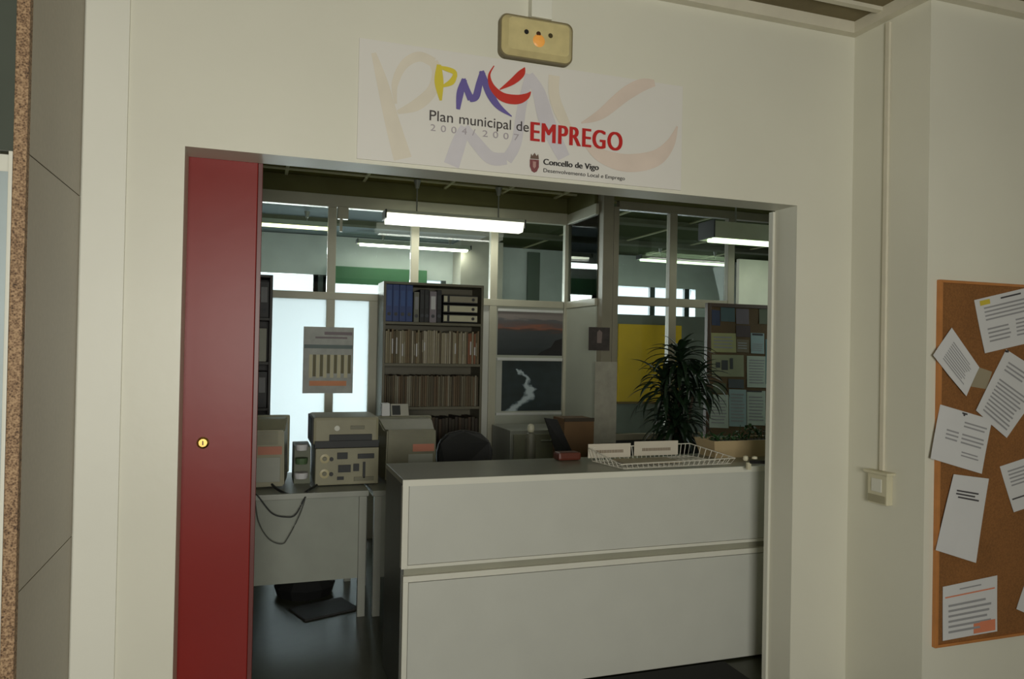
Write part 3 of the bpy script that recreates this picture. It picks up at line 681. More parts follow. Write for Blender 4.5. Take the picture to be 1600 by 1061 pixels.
lab3 = ('lowest pale binder of the flat stack on the top shelf', 'middle pale binder of the flat stack on the top shelf', 'topmost pale binder of the flat stack on the top shelf')
for i in range(3):
    z0 = zs+.004+i*.078
    t = thing('ring_binder', lab3[i], 'binder', (1.57, ys, z0), 'pale binders lying flat')
    obj('cover', MB().box(1.425, 1.715, ys+.004, ys+.26, z0, z0+.068, bev=.003), M_black, t)
    obj('spine_label', MB().box(1.478, 1.712, ys+.0015, ys+.005, z0+.010, z0+.058), (mat('cream_board', (200, 196, 168), .6) if i < 2 else mat('tan_board', (150, 144, 124), .6)), t)
    obj('spine_label', MB().box(1.43, 1.458, ys+.0015, ys+.005, z0+.010, z0+.058), MATS['cream_board'], t)
    obj('finger_ring', MB().lathe((1.675, ys+.0015, z0+.034), [(.006, 0), (.013, 0), (.013, .002), (.006, .002)], 16, 'y'), M_inkd, t)
# thin files in rows
cols = [(150, 140, 112), (128, 118, 92), (170, 160, 134), (116, 104, 80), (140, 122, 92), (190, 182, 160), (134, 112, 82), (158, 132, 102)]
fm = [mat('file_%s' % n_, tuple(int(v*.9) for v in c_), .7) for n_, c_ in zip('tan olive sand umber ochre cream brown clay'.split(), cols)]
dk_ = [mat('dull_file_%s' % n_, tuple(int(v*.72) for v in c_), .7) for n_, c_ in zip('tan olive sand umber ochre cream brown clay'.split(), cols)]
M_rust = mat('rust_file', (140, 92, 66), .7); mat('cream_ticket0', (150, 144, 124), .7)
def files(z, hmin, hmax, n_, mats, shelf_name, colw, x0=.965, x1=1.735):
    protos = {}
    x = x0; w_ = (x1-x0)/n_
    for i in range(n_):
        mm = random.choice(mats); h = random.uniform(hmin, hmax)
        if shelf_name == 'second' and i > n_*.76 and random.random() < .5: mm = M_rust
        if mm.name not in protos:
            o = obj('file_folder', MB().box(-w_*.43, w_*.43, 0, .22, 0, 1, bev=.0012), mm, local=True); protos[mm.name] = o
        else:
            o = protos[mm.name].copy(); C.objects.link(o)
        o.location = (x+w_*(i+.5), ys+random.uniform(0, .012), z+.001); o.scale = (1, 1, h)
        sec = ('left end', 'left quarter', 'middle left', 'middle right', 'right quarter', 'right end')[min(5, int(6*i/n_))]
        tag(o, 'thin %s file folder upright at the %s of the %s bookcase shelf' % (mm.name.replace('_file', '').replace('file_', '').replace('_', ' '), sec, shelf_name), 'file folder', 'file folders on the %s shelf' % shelf_name)
        if shelf_name == 'second' and random.random() < .3:
            lb_ = obj('label_strip', MB().box(-w_*.3, w_*.3, -.0012, 0, random.uniform(.2, .4), random.uniform(.55, .8)), random.choice([M_paper, MATS['cream_ticket0']]), local=True); lb_.parent = o
files(1.45, .245, .27, 48, fm[:5]+[fm[2], fm[5]], 'second', 1)
files(1.105, .24, .25, 48, dk_, 'third', 1)
files(.76, .24, .26, 28, [mat('dark_file_brown', (70, 56, 42), .7), mat('dark_file_olive', (62, 56, 44), .7), mat('dark_file_umber', (54, 46, 36), .7)], 'fourth', 1)
# bookcase at the far left
bookcase(-.62, .112, 5.86, 6.15, 2.10, SH, 'dark bookcase with black binders seen beside the red door edge', mat('black_shelf', (50, 48, 44), .5))
B = binder(M_black, .07, .27, label='black binder with a grey label on the top shelf of the dark bookcase', m2=M_ink); B.location = (.052, ys, 1.781); B['group'] = 'binders in the dark bookcase'
for x_, z_, lab in ((-.024, 1.781, 'black binder further left on the top shelf of the dark bookcase'), (-.1, 1.451, 'black binder beside the pale file on the second shelf of the dark bookcase'),
                    (.05, 1.106, 'black binder on the third shelf of the dark bookcase'), (-.026, 1.106, 'black binder left of another on the third shelf of the dark bookcase'), (.05, .761, 'black binder on the fourth shelf of the dark bookcase')):
    dup(B, (x_, ys, z_), lab)
tag(obj('magazine_file', MB().box(-.045, .075, ys, ys+.24, 1.451, 1.70, bev=.004), mat('pale_grey_board', (176, 176, 164), .7)), 'pale grey magazine file on the second shelf of the dark bookcase', 'file box')

# ---------------------------------------------------------------- posters
def poster_mat(name, kind):
    m, n, l, b = nodes_mat(name); b.inputs['Roughness'].default_value = .4
    tc = n.new('ShaderNodeTexCoord'); sp = n.new('ShaderNodeSeparateXYZ'); l.new(tc.outputs['Generated'], sp.inputs[0])
    nz = n.new('ShaderNodeTexNoise'); nz.inputs['Detail'].default_value = 6
    mp = n.new('ShaderNodeMapping'); l.new(tc.outputs['Generated'], mp.inputs[0]); l.new(mp.outputs[0], nz.inputs['Vector'])
    cr = n.new('ShaderNodeValToRGB'); e = cr.color_ramp.elements
    ad = n.new('ShaderNodeMath'); ad.operation = 'MULTIPLY_ADD'; l.new(nz.outputs['Fac'], ad.inputs[0])
    if kind == 'sunset':
        mp.inputs['Scale'].default_value = (1.2, 1, 6); nz.inputs['Scale'].default_value = 2.2
        ad.inputs[1].default_value = .3; l.new(sp.outputs['Z'], ad.inputs[2])
        stops = [(.0, (30, 32, 32)), (.35, (54, 60, 62)), (.68, (66, 70, 72)), (.74, (84, 66, 60)), (.79, (136, 88, 70)), (.86, (98, 84, 82)), (.97, (92, 92, 94)), (1, (130, 122, 118))]
    else:
        mp.inputs['Scale'].default_value = (3, 1, 1.4); nz.inputs['Scale'].default_value = 1.3; nz.inputs['Distortion'].default_value = 1.2
        ad.inputs[1].default_value = 1.25; ad.inputs[2].default_value = -.12
        stops = [(.0, (24, 30, 26)), (.45, (36, 46, 36)), (.58, (58, 66, 62)), (.66, (120, 140, 150)), (.74, (200, 208, 212)), (1, (230, 232, 236))]
    e[0].position = stops[0][0]; e[0].color = (*lin(stops[0][1]), 1); e[1].position = 1; e[1].color = (*lin(stops[-1][1]), 1)
    for p_, c_ in stops[1:-1]: q = e.new(p_); q.color = (*lin(c_), 1)
    l.new(ad.outputs[0], cr.inputs['Fac']); l.new(cr.outputs['Color'], b.inputs['Base Color']); return m
def waterfall_mat():
    m, n, l, b = nodes_mat('waterfall_print'); b.inputs['Roughness'].default_value = .4
    def mth(op, a_, c_=None, d_=None):
        q = n.new('ShaderNodeMath'); q.operation = op
        for i, v in enumerate((a_, c_, d_)):
            if v is None: continue
            if isinstance(v, (int, float)): q.inputs[i].default_value = v
            else: l.new(v, q.inputs[i])
        return q.outputs[0]
    tc = n.new('ShaderNodeTexCoord'); sp = n.new('ShaderNodeSeparateXYZ'); l.new(tc.outputs['Generated'], sp.inputs[0])
    mp = n.new('ShaderNodeMapping'); mp.inputs['Scale'].default_value = (1, .1, 1); l.new(tc.outputs['Generated'], mp.inputs[0])
    nz = n.new('ShaderNodeTexNoise'); nz.inputs['Scale'].default_value = 5; nz.inputs['Detail'].default_value = 6; l.new(mp.outputs[0], nz.inputs['Vector'])
    X = mth('MULTIPLY_ADD', nz.outputs['Fac'], .45, mth('SUBTRACT', sp.outputs['X'], .225)); Z = sp.outputs['Z']
    c1 = mth('MULTIPLY_ADD', mth('SINE', mth('MULTIPLY', Z, 3.4)), .30, .16)
    wd = mth('MULTIPLY_ADD', mth('SUBTRACT', 1.0, Z), .15, .015)
    mk = mth('SUBTRACT', 1.0, mth('DIVIDE', mth('ABSOLUTE', mth('SUBTRACT', X, c1)), wd))
    mk = mth('MAXIMUM', mk, 0.0); mk = mth('MULTIPLY', mk, mth('LESS_THAN', Z, .84))
    cr = n.new('ShaderNodeValToRGB'); e = cr.color_ramp.elements
    e[0].position = 0; e[0].color = (*lin((30, 36, 30)), 1); e[1].position = .75; e[1].color = (*lin((176, 190, 194)), 1)
    q = e.new(.2); q.color = (*lin((58, 74, 80)), 1)
    l.new(mth('MULTIPLY_ADD', nz.outputs['Fac'], .14, mk), cr.inputs['Fac']); l.new(cr.outputs['Color'], b.inputs['Base Color']); return m
t = thing('poster', 'landscape poster of a red sunset over dark water on the partition', 'poster', (2.28, YG-.012, 1.52), 'landscape posters on the partition')
obj('print', MB().box(1.99, 2.60, YG-.016, YG-.011, 1.525, 1.905), poster_mat('sunset_print', 'sunset'), t)
mb = MB(); mb.prism([(x_, YG-.0175, z_) for x_, z_ in ((2.36, 1.53), (2.598, 1.53), (2.598, 1.68), (2.53, 1.66), (2.49, 1.60), (2.40, 1.56))], (0, .001, 0))
obj('dark_headland', mb, mat('near_black_ink', (24, 22, 22), .5), t)
t = thing('poster', 'poster of a white waterfall in a dark forest below the sunset poster', 'poster', (2.28, YG-.012, 1.05), 'landscape posters on the partition')
obj('print', MB().box(2.035, 2.60, YG-.016, YG-.011, 1.035, 1.475), waterfall_mat(), t)
obj('caption_strip', MB().box(1.985, 2.035, YG-.016, YG-.011, 1.035, 1.475), mat('poster_margin', (176, 178, 168), .6), t)

struct('trim_9', MB().box(1.985, 2.60, YG-.03, YG-.011, 1.478, 1.502, bev=.002).box(1.985, 2.60, YG-.03, YG-.011, 1.000, 1.022, bev=.002).box(1.985, 2.60, YG-.025, YG-.011, 1.907, 1.93, bev=.002), mat('bright_rail', (206, 208, 204), .35))
# calendar-like poster on the frosted glass
t = thing('poster', 'grey printed poster with a row of upright columns stuck across the window post', 'poster', (.56, YG-.04, 1.19))
obj('print', MB().box(.358, .752, YG-.040, YG-.036, 1.195, 1.728), mat('grey_print', (182, 184, 178), .6, var=.12, scale=12), t)
mb = MB()
for i in range(6): mb.box(.405+i*.055, .432+i*.055, YG-.042, YG-.040, 1.32-(.0 if i > 2 else .0), 1.505)
obj('column_print', mb, mat('pale_olive_print', (212, 206, 172), .6), t)
mb = MB()
for i in range(6): mb.box(.434+i*.055, .458+i*.055, YG-.0415, YG-.040, 1.355-(.025 if i < 2 else 0), 1.505)
obj('dark_bar_print', mb, mat('dark_olive_print', (116, 110, 78), .6), t)  # dark olive bars printed beside the pale columns
obj('heading_print', MB().box(.52, .74, YG-.0415, YG-.040, 1.665, 1.69).box(.45, .70, YG-.0415, YG-.040, 1.635, 1.65), mat('mauve_print', (138, 126, 130), .6), t)
obj('band_print', MB().box(.365, .745, YG-.0415, YG-.040, 1.555, 1.585), mat('slate_print', (112, 126, 124), .6), t)
obj('band_print', MB().box(.41, .70, YG-.0415, YG-.040, 1.255, 1.295), mat('rust_print', (226, 150, 106), .6), t)

# ---------------------------------------------------------------- cabinet, desk things at mid right
cb = thing('drawer_cabinet', 'low grey metal drawer cabinet below the two landscape posters', 'cabinet', (2.25, 5.85, 0))
obj('body', MB().box(1.93, 2.58, 5.62, 6.10, .03, .93, bev=.004), M_metal, cb)
for i, (z0, z1) in enumerate(((.70, .90), (.46, .68), (.22, .44))):
    dw = obj('drawer', MB().box(1.955, 2.555, 5.605, 5.62, z0, z1, bev=.003), mat('olive_drawer', (128, 128, 108), .5), cb)
    obj('handle', MB().box(2.18, 2.33, 5.59, 5.605, z1-.06, z1-.045, bev=.003), M_chrome, dw)
obj('plinth', MB().box(1.95, 2.56, 5.66, 6.08, 0, .03), M_dark, cb)
bt = thing('spray_bottle', 'small white bottle standing on the desk in front of the low cabinet', 'bottle', (1.72, 4.75, .738))
q = at(829, 690, 'y', 4.75); bx = q.x; bt.location.x = bx
obj('body', MB().lathe((bx, 4.75, .738), [(0, 0), (.033, .0), (.035, .02), (.035, .25), (.028, .275), (.014, .285), (0, .285)], 20), mat('cloudy_plastic', (104, 104, 90), .4), bt, smooth_=False)
obj('cap', MB().lathe((bx, 4.75, 1.023), [(0, 0), (.02, 0), (.026, .015), (.022, .045), (.01, .055), (0, .055)], 20), mat('white_cap', (186, 184, 160), .4), bt)
# brown box with dark flap
bx0 = at(866, 690, 'y', 4.7).x; bx1 = at(918, 690, 'y', 4.7).x; zt = at(890, 652, 'y', 4.7).z
bxo = thing('cardboard_box', 'brown cardboard box with a black folder leaning on it behind the wire basket', 'box', ((bx0+bx1)/2, 4.7, .738))
M_card = mat('brown_card', (98, 72, 42), .7, var=.15)
obj('body', MB().box(bx0+.03, bx1, 4.6, 4.8, .74, zt, bev=.003), M_card, bxo)
obj('rim', MB().box(bx0+.03, bx1, 4.595, 4.605, zt-.02, zt+.004, bev=.001), mat('dark_card', (52, 42, 28), .7), bxo)
q0 = at(851, 653, 'y', 4.56)
tag(obj('folder', MB().prism([(q0.x, 4.56, q0.z), (q0.x+.09, 4.56, q0.z-.012), (bx0+.17, 4.585, .74), (bx0+.02, 4.56, .74)], (0, .012, 0)), M_black), 'black folder leaning against the brown cardboard box', 'folder')
qa = at(868, 700, 'y', 3.95)
tag(obj('purse', MB().lathe((at(890, 707, 'y', 3.95).x, 3.86, 1.0), [(0, 0), (.001, 0)], 4) if False else MB().box(at(870, 700, 'y', 3.66).x, at(905, 700, 'y', 3.66).x, 3.63, 3.71, 1.003, 1.045, bev=.012), mat('red_brown_leather', (92, 44, 30), .45)), 'small red brown leather pouch on the counter beside the wire basket', 'pouch')

# photo and paper on the corner post
qa = at(920, 511, 'y', Y2-.042); qb = at(952, 548, 'y', Y2-.042)
t = thing('photo_print', 'small dark photo fixed to the corner post of the glass partition', 'photo', ((qa.x+qb.x)/2, Y2-.043, qb.z))
obj('print', MB().box(qa.x, qb.x, Y2-.046, Y2-.041, qb.z, qa.z), mat('dark_photo', (62, 54, 52), .5, var=.3, scale=20), t)
cxm = (qa.x+qb.x)/2
obj('pale_figure', MB().prism([(cxm-.02, Y2-.047, qb.z+.06), (cxm+.02, Y2-.047, qb.z+.06), (cxm+.025, Y2-.047, qa.z-.04), (cxm, Y2-.047, qa.z-.02), (cxm-.02, Y2-.047, qa.z-.04)], (0, .001, 0)), mat('pale_photo', (128, 112, 108), .5), t)
qa = at(930, 565, 'y', Y2-.042); qb = at(962, 692, 'y', Y2-.042)
tag(obj('paper_strip', MB().box(qa.x, qb.x, Y2-.0445, Y2-.041, qb.z, qa.z), mat('mottled_paper', (158, 154, 140), .7, var=.12, scale=14)), 'long pale paper strip hanging below the small photo on the post', 'paper')

# yellow board on a grey divider beyond the glass
dv = thing('office_divider', 'grey office divider screen beyond the glass behind the plant', 'divider', (4.0, 6.75, 0))
obj('screen', MB().box(2.95, 4.6, 6.7, 6.75, .05, at(1000, 492, 'y', 6.7).z, bev=.005), mat('grey_felt', (120, 124, 118), .9), dv)
for x_ in (3.1, 4.45): obj('foot', MB().box(x_-.03, x_+.03, 6.5, 6.95, 0, .05, bev=.004), M_dark, dv)
qa = at(966, 506, 'y', 6.69); qb = at(1046, 627, 'y', 6.69)
yb = thing('yellow_board', 'bright yellow board hanging on the grey divider behind the plant', 'board', ((qa.x+qb.x)/2, 6.69, qb.z))
obj('panel', MB().box(qa.x, qb.x+.12, 6.675, 6.698, qb.z, qa.z, bev=.003), mat('yellow_panel', (228, 184, 24), .6), yb)
obj('edge', MB().box(qa.x, qb.x+.12, 6.672, 6.698, qb.z-.02, qb.z, bev=.002), mat('brown_edge', (120, 90, 40), .6), yb)

# ---------------------------------------------------------------- tall dark notice board on the right with its papers
YK = 5.0
ka = at(1105, 473, 'y', YK); kz = ka.z
kb = thing('notice_board', 'tall brown notice board covered with papers behind the planter', 'notice board', (3.72, YK, 0))
obj('cork', MB().box(ka.x+.02, 4.32, YK, YK+.02, .75, kz-.02), M_cork2, kb)
M_brw = mat('brown_frame', (74, 50, 32), .5)
obj('frame', MB().box(ka.x, ka.x+.03, YK-.012, YK+.03, .74, kz, bev=.003), M_brw, kb)
obj('frame', MB().box(ka.x+.03, 4.35, YK-.012, YK+.03, kz-.03, kz, bev=.003), M_brw, kb)
obj('frame', MB().box(ka.x+.03, 4.35, YK-.012, YK+.03, .74, .77, bev=.003), M_brw, kb)
for x_ in (ka.x+.015, 4.3): obj('leg', MB().box(x_-.02, x_+.02, YK, YK+.03, 0, .74), M_brw, kb)
G = 'papers on the tall notice board'
M_pg = mat('greenish_paper', (178, 188, 176), .8); M_py = mat('yellowish_paper', (166, 164, 116), .8); M_pb = mat('bluish_paper', (150, 170, 172), .8)
def nb(px4, label, m, lines=(), blocks=(), off=0):
    x0, y0, x1, y1 = px4
    sheet('paper_notice', label, 'paper', [(x0, y0), (x1, y0+1), (x1, y1+1), (x0, y1)], YK-.001-off, list(lines), m=m, group=G, blocks=list(blocks), tilt=.002)
nb((1111, 520, 1150, 550), 'yellowish notice at the upper left of the tall notice board', M_py, [(.1, .9, .15, .85, 4)])
nb((1126, 480, 1148, 502), 'blue green picture card near the top of the tall notice board', mat('teal_card', (70, 92, 96), .7), off=.001)
nb((1112, 484, 1125, 508), 'narrow dark blue card at the top left of the tall notice board', mat('navy_card', (52, 62, 92), .7))
nb((1150, 482, 1170, 506), 'dim mauve picture card near the top centre of the tall notice board', mat('mauve_card', (104, 92, 100), .7))
nb((1186, 480, 1206, 506), 'dim green picture card at the top right of the tall notice board', mat('moss_card', (88, 92, 70), .7))
nb((1150, 508, 1172, 526), 'dark maroon picture card under the mauve one on the tall notice board', mat('maroon_card', (66, 46, 46), .7))
nb((1151, 530, 1170, 550), 'small grey brown note right of the yellowish notice', mat('brown_note', (112, 100, 78), .7), [(.1, .9, .2, .8, 3)])
nb((1173, 520, 1194, 552), 'pale blue sheet with dark top on the right half of the tall notice board', M_pb, [(.1, .9, .5, .9, 4)], [(.1, .9, .02, .12, M_inkd)])
nb((1112, 554, 1162, 588), 'wide olive picture notice with dark figures on the tall notice board', mat('olive_paper', (146, 148, 118), .8), (), [(.3, .5, .25, .7, M_dark), (.56, .66, .15, .65, M_dark), (.12, .26, .35, .6, M_dark)])
nb((1167, 556, 1198, 605), 'large pale grey sheet in the middle right of the tall notice board', M_pg, [(.1, .9, .1, .9, 9)])
nb((1114, 598, 1134, 614), 'small dark green picture beside the plant on the tall notice board', mat('fern_card', (84, 92, 66), .7), off=.001)
nb((1138, 592, 1162, 606), 'dark picture strip above the lower sheets of the tall notice board', mat('slate_card', (74, 78, 82), .7), off=.001)
nb((1108, 616, 1138, 668), 'pale sheet at the lower left of the tall notice board', M_pg, [(.1, .9, .15, .9, 8)])
nb((1139, 608, 1166, 666), 'pale bluish sheet at the lower centre of the tall notice board', M_pb, [(.1, .9, .1, .9, 9)])
nb((1167, 610, 1196, 664), 'pale sheet with a dark top edge at the lower right of the tall notice board', M_pg, [(.1, .9, .15, .9, 8)], [(0, .8, 0, .04, M_inkd)])
nb((1196, 530, 1212, 600), 'narrow teal poster at the right end of the tall notice board', mat('teal_poster', (90, 122, 124), .7))

# ---------------------------------------------------------------- dracaena in a pot behind the counter
px_, py_ = at(1062, 600, 'y', 4.55).x, 4.55
pl = thing('potted_dracaena', 'tall dark green dracaena with drooping strap leaves behind the counter', 'plant', (px_, py_, .738))
M_leaf = mat('dark_leaf', (26, 44, 26), .4, var=.3, scale=12); M_stem = mat('cane', (70, 58, 44), .8, var=.2, scale=30, bump=.4)
ob = obj('pot', MB().lathe((px_, py_, .738), [(0, 0), (.07, 0), (.10, .13), (.105, .15), (.095, .15), (.09, .13), (0, .13)], 24), mat('dark_pot', (30, 34, 44), .5), pl)
mb = MB()
heads = [(0, 0, 1.56), (-.10, .03, 1.38), (.10, -.03, 1.40), (.02, .04, 1.20), (-.05, -.04, 1.12)]
for hx, hy, hz in heads: mb.tube([(px_+hx*.2, py_+hy*.2, .86), (px_+hx*.6, py_+hy*.6, .95+.3*(hz-.95)), (px_+hx, py_+hy, hz-.06)], [.014, .012, .009], 8)
obj('stem', mb, M_stem, pl)
lf = MB()
def leaf(base, az, L, el0, droop, w_):
    n_ = 9; p_ = Vector(base); an = el0; left = []; right = []; mid = []
    for i in range(n_+1):
        s_ = i/n_; wd = w_*(math.sin(math.pi*min(1, s_*.9+.12))**.7)*(1-.15*s_)
        if i == n_: wd = .001
        side = Vector((-math.sin(az), math.cos(az), 0)); up = Vector((-math.cos(az)*math.sin(an), -math.sin(az)*math.sin(an), math.cos(an)))
        left.append(lf.b.verts.new(p_+side*wd+up*wd*.35)); right.append(lf.b.verts.new(p_-side*wd+up*wd*.35)); mid.append(lf.b.verts.new(p_.copy()))
        p_ = p_+Vector((math.cos(az)*math.cos(an), math.sin(az)*math.cos(an), math.sin(an)))*L/n_
        an -= droop/n_
    for i in range(n_):
        lf.b.faces.new((left[i], left[i+1], mid[i+1], mid[i])); lf.b.faces.new((mid[i], mid[i+1], right[i+1], right[i]))
for hi, (hx, hy, hz) in enumerate(heads):
    N_ = 50 if hi == 0 else 44
    for i in range(N_):
        s_ = i/N_; az = i*2.4+hi; el0 = math.radians(80-95*s_+random.uniform(-8, 8))
        leaf((px_+hx, py_+hy, hz-.10*s_), az, random.uniform(.24, .34)*(1 if s_ > .2 else .75), el0, math.radians(random.uniform(60, 115)), random.uniform(.017, .026))
obj('foliage', lf, M_leaf, pl)

# ---------------------------------------------------------------- beige planter with small plants at the counter's right end
pt = thing('planter_trough', 'beige trough planter with low green plants at the right end of the counter', 'planter', (2.6, 3.62, 1.002))
def trough(x0, x1, y0, y1, z0, z1, ins, m, par):
    mb = MB(); lo = [(x0+ins, y0+ins, z0), (x1-ins, y0+ins, z0), (x1-ins, y1-ins, z0), (x0+ins, y1-ins, z0)]
    hi = [(x0, y0, z1), (x1, y0, z1), (x1, y1, z1), (x0, y1, z1)]; i2 = [(x0+.012, y0+.012, z1), (x1-.012, y0+.012, z1), (x1-.012, y1-.012, z1), (x0+.012, y1-.012, z1)]
    i3 = [(a_[0], a_[1], z1-.03) for a_ in i2]
    R_ = [[mb.b.verts.new(p_) for p_ in r] for r in (lo, hi, i2, i3)]
    for a_, b2 in zip(R_, R_[1:]):
        for k_ in range(4): mb.b.faces.new((a_[k_], a_[(k_+1) % 4], b2[(k_+1) % 4], b2[k_]))
    mb.b.faces.new(R_[0][::-1]); mb.b.faces.new(R_[-1])
    return obj('trough', mb, m, par)
trough(2.395, 2.97, 3.52, 3.72, 1.003, 1.10, .025, mat('terracotta_beige', (186, 164, 126), .6), pt)
obj('soil', MB().box(2.41, 2.955, 3.535, 3.705, 1.05, 1.085), mat('soil', (44, 36, 26), .95, var=.4, scale=60), pt)
lf = MB()
for i in range(150):
    bx_ = random.uniform(2.42, 2.94); by_ = random.uniform(3.55, 3.70)
    tall = .035+.11*max(0, (bx_-2.6)/.35)
    leaf((bx_, by_, 1.082+random.uniform(0, tall)), random.uniform(0, 6.28), random.uniform(.02, .05), math.radians(random.uniform(20, 80)), 1.2, random.uniform(.006, .011))
obj('foliage', lf, mat('green_leaf', (44, 78, 40), .5, var=.3, scale=25), pt)
lf = MB()
for i in range(14):
    bx_ = random.uniform(2.66, 2.93); by_ = random.uniform(3.56, 3.69)
    lf.tube([(bx_, by_, 1.08), (bx_+random.uniform(-.02, .02), by_, 1.08+random.uniform(.05, .12))], .0015, 5)
obj('stem', lf, MATS['green_leaf'], pt)

# ---------------------------------------------------------------- white wire tray with two ticket holders
wt = thing('wire_tray', 'shallow white wire tray lying on the counter in front of the planter', 'tray', (2.05, 3.5, 1.002))
M_wire = mat('white_wire', (214, 210, 196), .45)
A0 = Vector((1.665, 3.58)); A1 = Vector((1.71, 3.30)); A2 = Vector((2.40, 3.335)); A3 = Vector((2.33, 3.66))
def rim(z, o_): 
    c4 = [A0, A1, A2, A3]; ce = sum(c4, Vector((0, 0)))/4
    return [((ce+(p_-ce)*o_).x, (ce+(p_-ce)*o_).y, z) for p_ in c4]
hi_ = rim(1.072, 1.0); lo_ = rim(1.006, .94)
hi_[1] = (hi_[1][0], hi_[1][1], 1.03); hi_[2] = (hi_[2][0], hi_[2][1], 1.035); hi_[0] = (hi_[0][0], hi_[0][1], 1.075)
mb = MB(); mb.tube(hi_+[hi_[0]], .0028, 8); mb.tube(lo_+[lo_[0]], .0022, 8); obj('rim_wire', mb, M_wire, wt)
mb = MB()
def lerp(a_, b2, t_): return tuple(x_*(1-t_)+y_*t_ for x_, y_ in zip(a_, b2))
for k_, cnt in ((0, 7), (1, 22), (2, 8), (3, 22)):
    for i in range(cnt+1):
        t_ = i/cnt; mb.tube([lerp(hi_[k_], hi_[(k_+1) % 4], t_), lerp(lo_[k_], lo_[(k_+1) % 4], t_)], .0019, 6)
obj('side_wires', mb, M_wire, wt)
mb = MB()
for i in range(19): mb.tube([lerp(lo_[0], lo_[3], (i+.5)/19), lerp(lo_[1], lo_[2], (i+.5)/19)], .0019, 6)
for i in range(4): mb.tube([lerp(lo_[0], lo_[1], (i+.5)/4), lerp(lo_[3], lo_[2], (i+.5)/4)], .0018, 6)
obj('base_wires', mb, M_wire, wt)
M_tick = mat('cream_ticket', (206, 198, 182), .7)
for (ua, ub, va, vb, lab) in ((919, 985, 694, 711, 'cream label card at the left end of the wire tray'), (991, 1059, 690, 708, 'cream label card next to the left one in the wire tray')):
    ya = 3.585 if ua < 950 else 3.61
    qa = at(ua, va, 'y', ya); qb = at(ub, vb, 'y', ya)
    t = thing('label_card', lab, 'label card', ((qa.x+qb.x)/2, ya, 1.01), 'label cards in the wire tray')
    obj('card', MB().box(qa.x, qb.x, ya-.002, ya+.002, 1.02, qa.z, bev=.001), M_tick, t)
    mb = MB()
    x_ = qa.x+(qb.x-qa.x)*.18
    while x_ < qb.x-(qb.x-qa.x)*.2:
        w_ = random.uniform(.007, .011); mb.box(x_, x_+w_*.62, ya-.003, ya-.002, 1.045, 1.061); x_ += w_
    obj('printed_text', mb, mat('brown_ink', (120, 104, 84), .8), t)
tag(obj('leaflet', MB().box(1.80, 2.12, 3.40, 3.56, 1.010, 1.016, bev=.001), mat('buff_leaflet', (176, 164, 140), .8)), 'pale leaflets lying flat inside the wire tray', 'leaflet')
# latch at the right jamb
lt = thing('door_latch', 'black latch bar with white knobs beside the right jamb at counter height', 'latch', (2.36, 3.1, 1.02))
qa = at(1172, 722, 'y', 3.2); qb = at(1209, 722, 'y', 3.09)
obj('bar', MB().tube([(qa.x, 3.2, qa.z), (qb.x+.02, 3.085, qb.z)], .009, 10), M_black, lt)
qc = at(1165, 716, 'y', 3.2); obj('knob', MB().lathe((qc.x, 3.2, qc.z-.012), [(0, 0), (.010, 0), (.014, .01), (.012, .022), (0, .026)], 14), M_cream, lt)
qc = at(1179, 715, 'y', 3.18); obj('knob', MB().lathe((qc.x, 3.18, qc.z-.006), [(0, 0), (.014, 0), (.014, .01), (0, .014)], 14), M_cream, lt)
qc = at(1170, 729, 'y', 3.2); obj('bracket', MB().box(qc.x-.01, qc.x+.012, 3.195, 3.21, qc.z-.016, qc.z+.02, bev=.002), M_cream, lt)

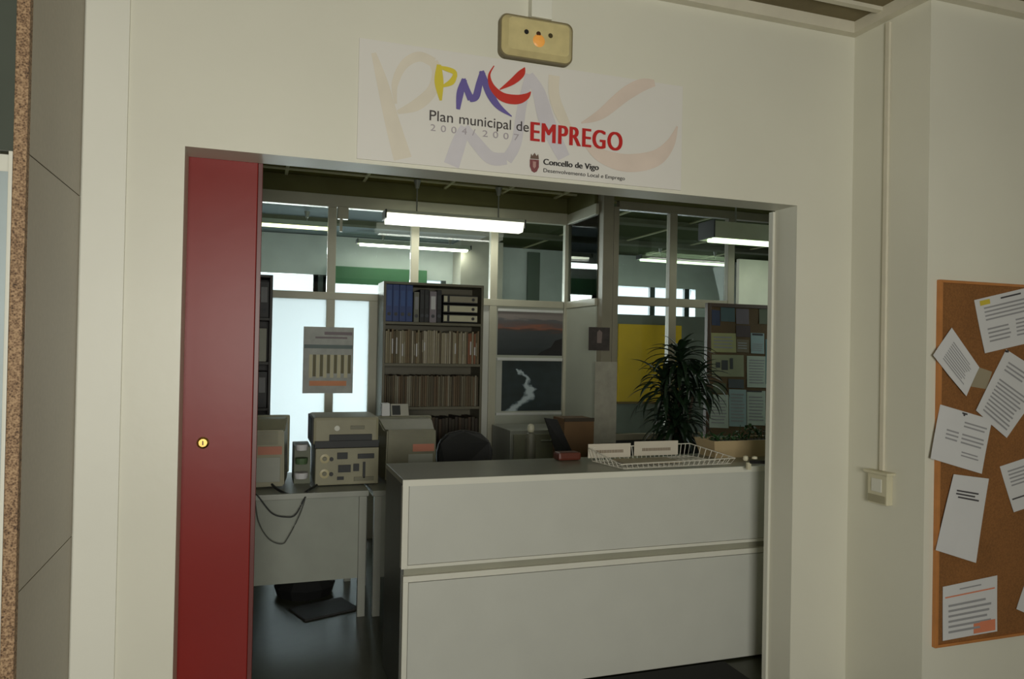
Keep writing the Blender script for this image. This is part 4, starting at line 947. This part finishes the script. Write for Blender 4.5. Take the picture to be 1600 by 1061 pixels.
# ---------------------------------------------------------------- hanging fluorescent lamps
M_tube = mat('lit_tube', (255, 255, 235), .4, emit=7, ecol=(255, 255, 236))
M_tube2 = mat('lit_tube_green', (235, 255, 225), .4, emit=2.2, ecol=(225, 255, 205))
M_refl = mat('lamp_reflector', (196, 200, 180), .4)
def lamp(x0, x1, y, z, label, mtube, power, rods=True, hw=.075, col=(1, 1, .9), ztop=ZO, diff=False):
    t = thing('hanging_lamp', label, 'ceiling lamp', ((x0+x1)/2, y, z), 'fluorescent lamps hanging in the office')
    if diff:
        obj('housing', MB().box(x0, x1, y-hw, y+hw, z+.075, z+.10, bev=.004), M_refl, t)
        mb = MB(); mb.prism([(x0+.005, y-hw*.95, z+.075), (x0+.005, y-hw*.6, z+.0), (x0+.005, y+hw*.6, z+.0), (x0+.005, y+hw*.95, z+.075)], (x1-x0-.01, 0, 0))
        obj('diffuser', mb, mtube, t)
    else:
        h_ = .085 if hw < .1 else .17
        mb = MB(); mb.prism([(x0, y-hw, z+.03), (x0, y-hw*.45, z+h_), (x0, y+hw*.45, z+h_), (x0, y+hw, z+.03), (x0, y+hw*.9, z+.03), (x0, y+hw*.4, z+h_-.01), (x0, y-hw*.4, z+h_-.01), (x0, y-hw*.9, z+.03)], (x1-x0, 0, 0))
        obj('reflector', mb, M_refl, t)
        for yy in (y-.03, y+.03): obj('tube', MB().tube([(x0+.03, yy, z+.025), (x1-.03, yy, z+.025)], .016, 12), mtube, t)
    zc = z+(.10 if diff else .085 if hw < .1 else .17)
    obj('end_cap', MB().box(x0-.012, x0, y-hw, y+hw, z+.03, zc, bev=.004), M_dark, t); obj('end_cap', MB().box(x1, x1+.012, y-hw, y+hw, z+.03, zc, bev=.004), M_dark, t)
    for f_ in (.22, .82):
        xx = x0+(x1-x0)*f_
        r_ = obj('rod', MB().tube([(xx, y, zc), (xx, y, ztop)], .006, 8), M_metal, t)
        obj('ceiling_cup', MB().lathe((xx, y, ztop-.07), [(0, 0), (.014, 0), (.03, .065), (0, .068)], 16), M_metal, r_)
    if power:
        l_ = bpy.data.lights.new('tube_light', 'AREA'); l_.shape = 'RECTANGLE'; l_.size = (x1-x0)*.95; l_.size_y = .1; l_.energy = power; l_.color = col
        lo = bpy.data.objects.new('tube_light', l_); C.objects.link(lo); lo.parent = t; lo.location = (0, 0, -.01)
    return t
lamp(.95, 2.10, 5.93, 2.56, 'bright double tube lamp hanging in front of the bookcase glass', mat('glowing_diffuser', (255, 255, 240), .4, emit=1.6, ecol=(255, 255, 232)), 5, hw=.085, diff=True)
lamp(3.32, 4.5, 5.02, 2.44, 'pale hanging lamp partly cut off by the right jamb', M_tube2, 2.5, hw=.11)
lamp(-.62, .70, 7.8, 2.74, 'yellowish lamp glowing behind the left glass pane', mat('lit_tube_yellow', (255, 255, 200), .4, emit=3, ecol=(255, 255, 190)), 2, rods=False)
lamp(1.12, 2.50, 9.0, 2.76, 'far thin bright lamp seen through the glass above the bookcase', M_tube, 2, rods=False)
lamp(4.62, 6.0, 8.5, 2.72, 'greenish lamp seen through the right glass panes', M_tube2, 2, rods=False)
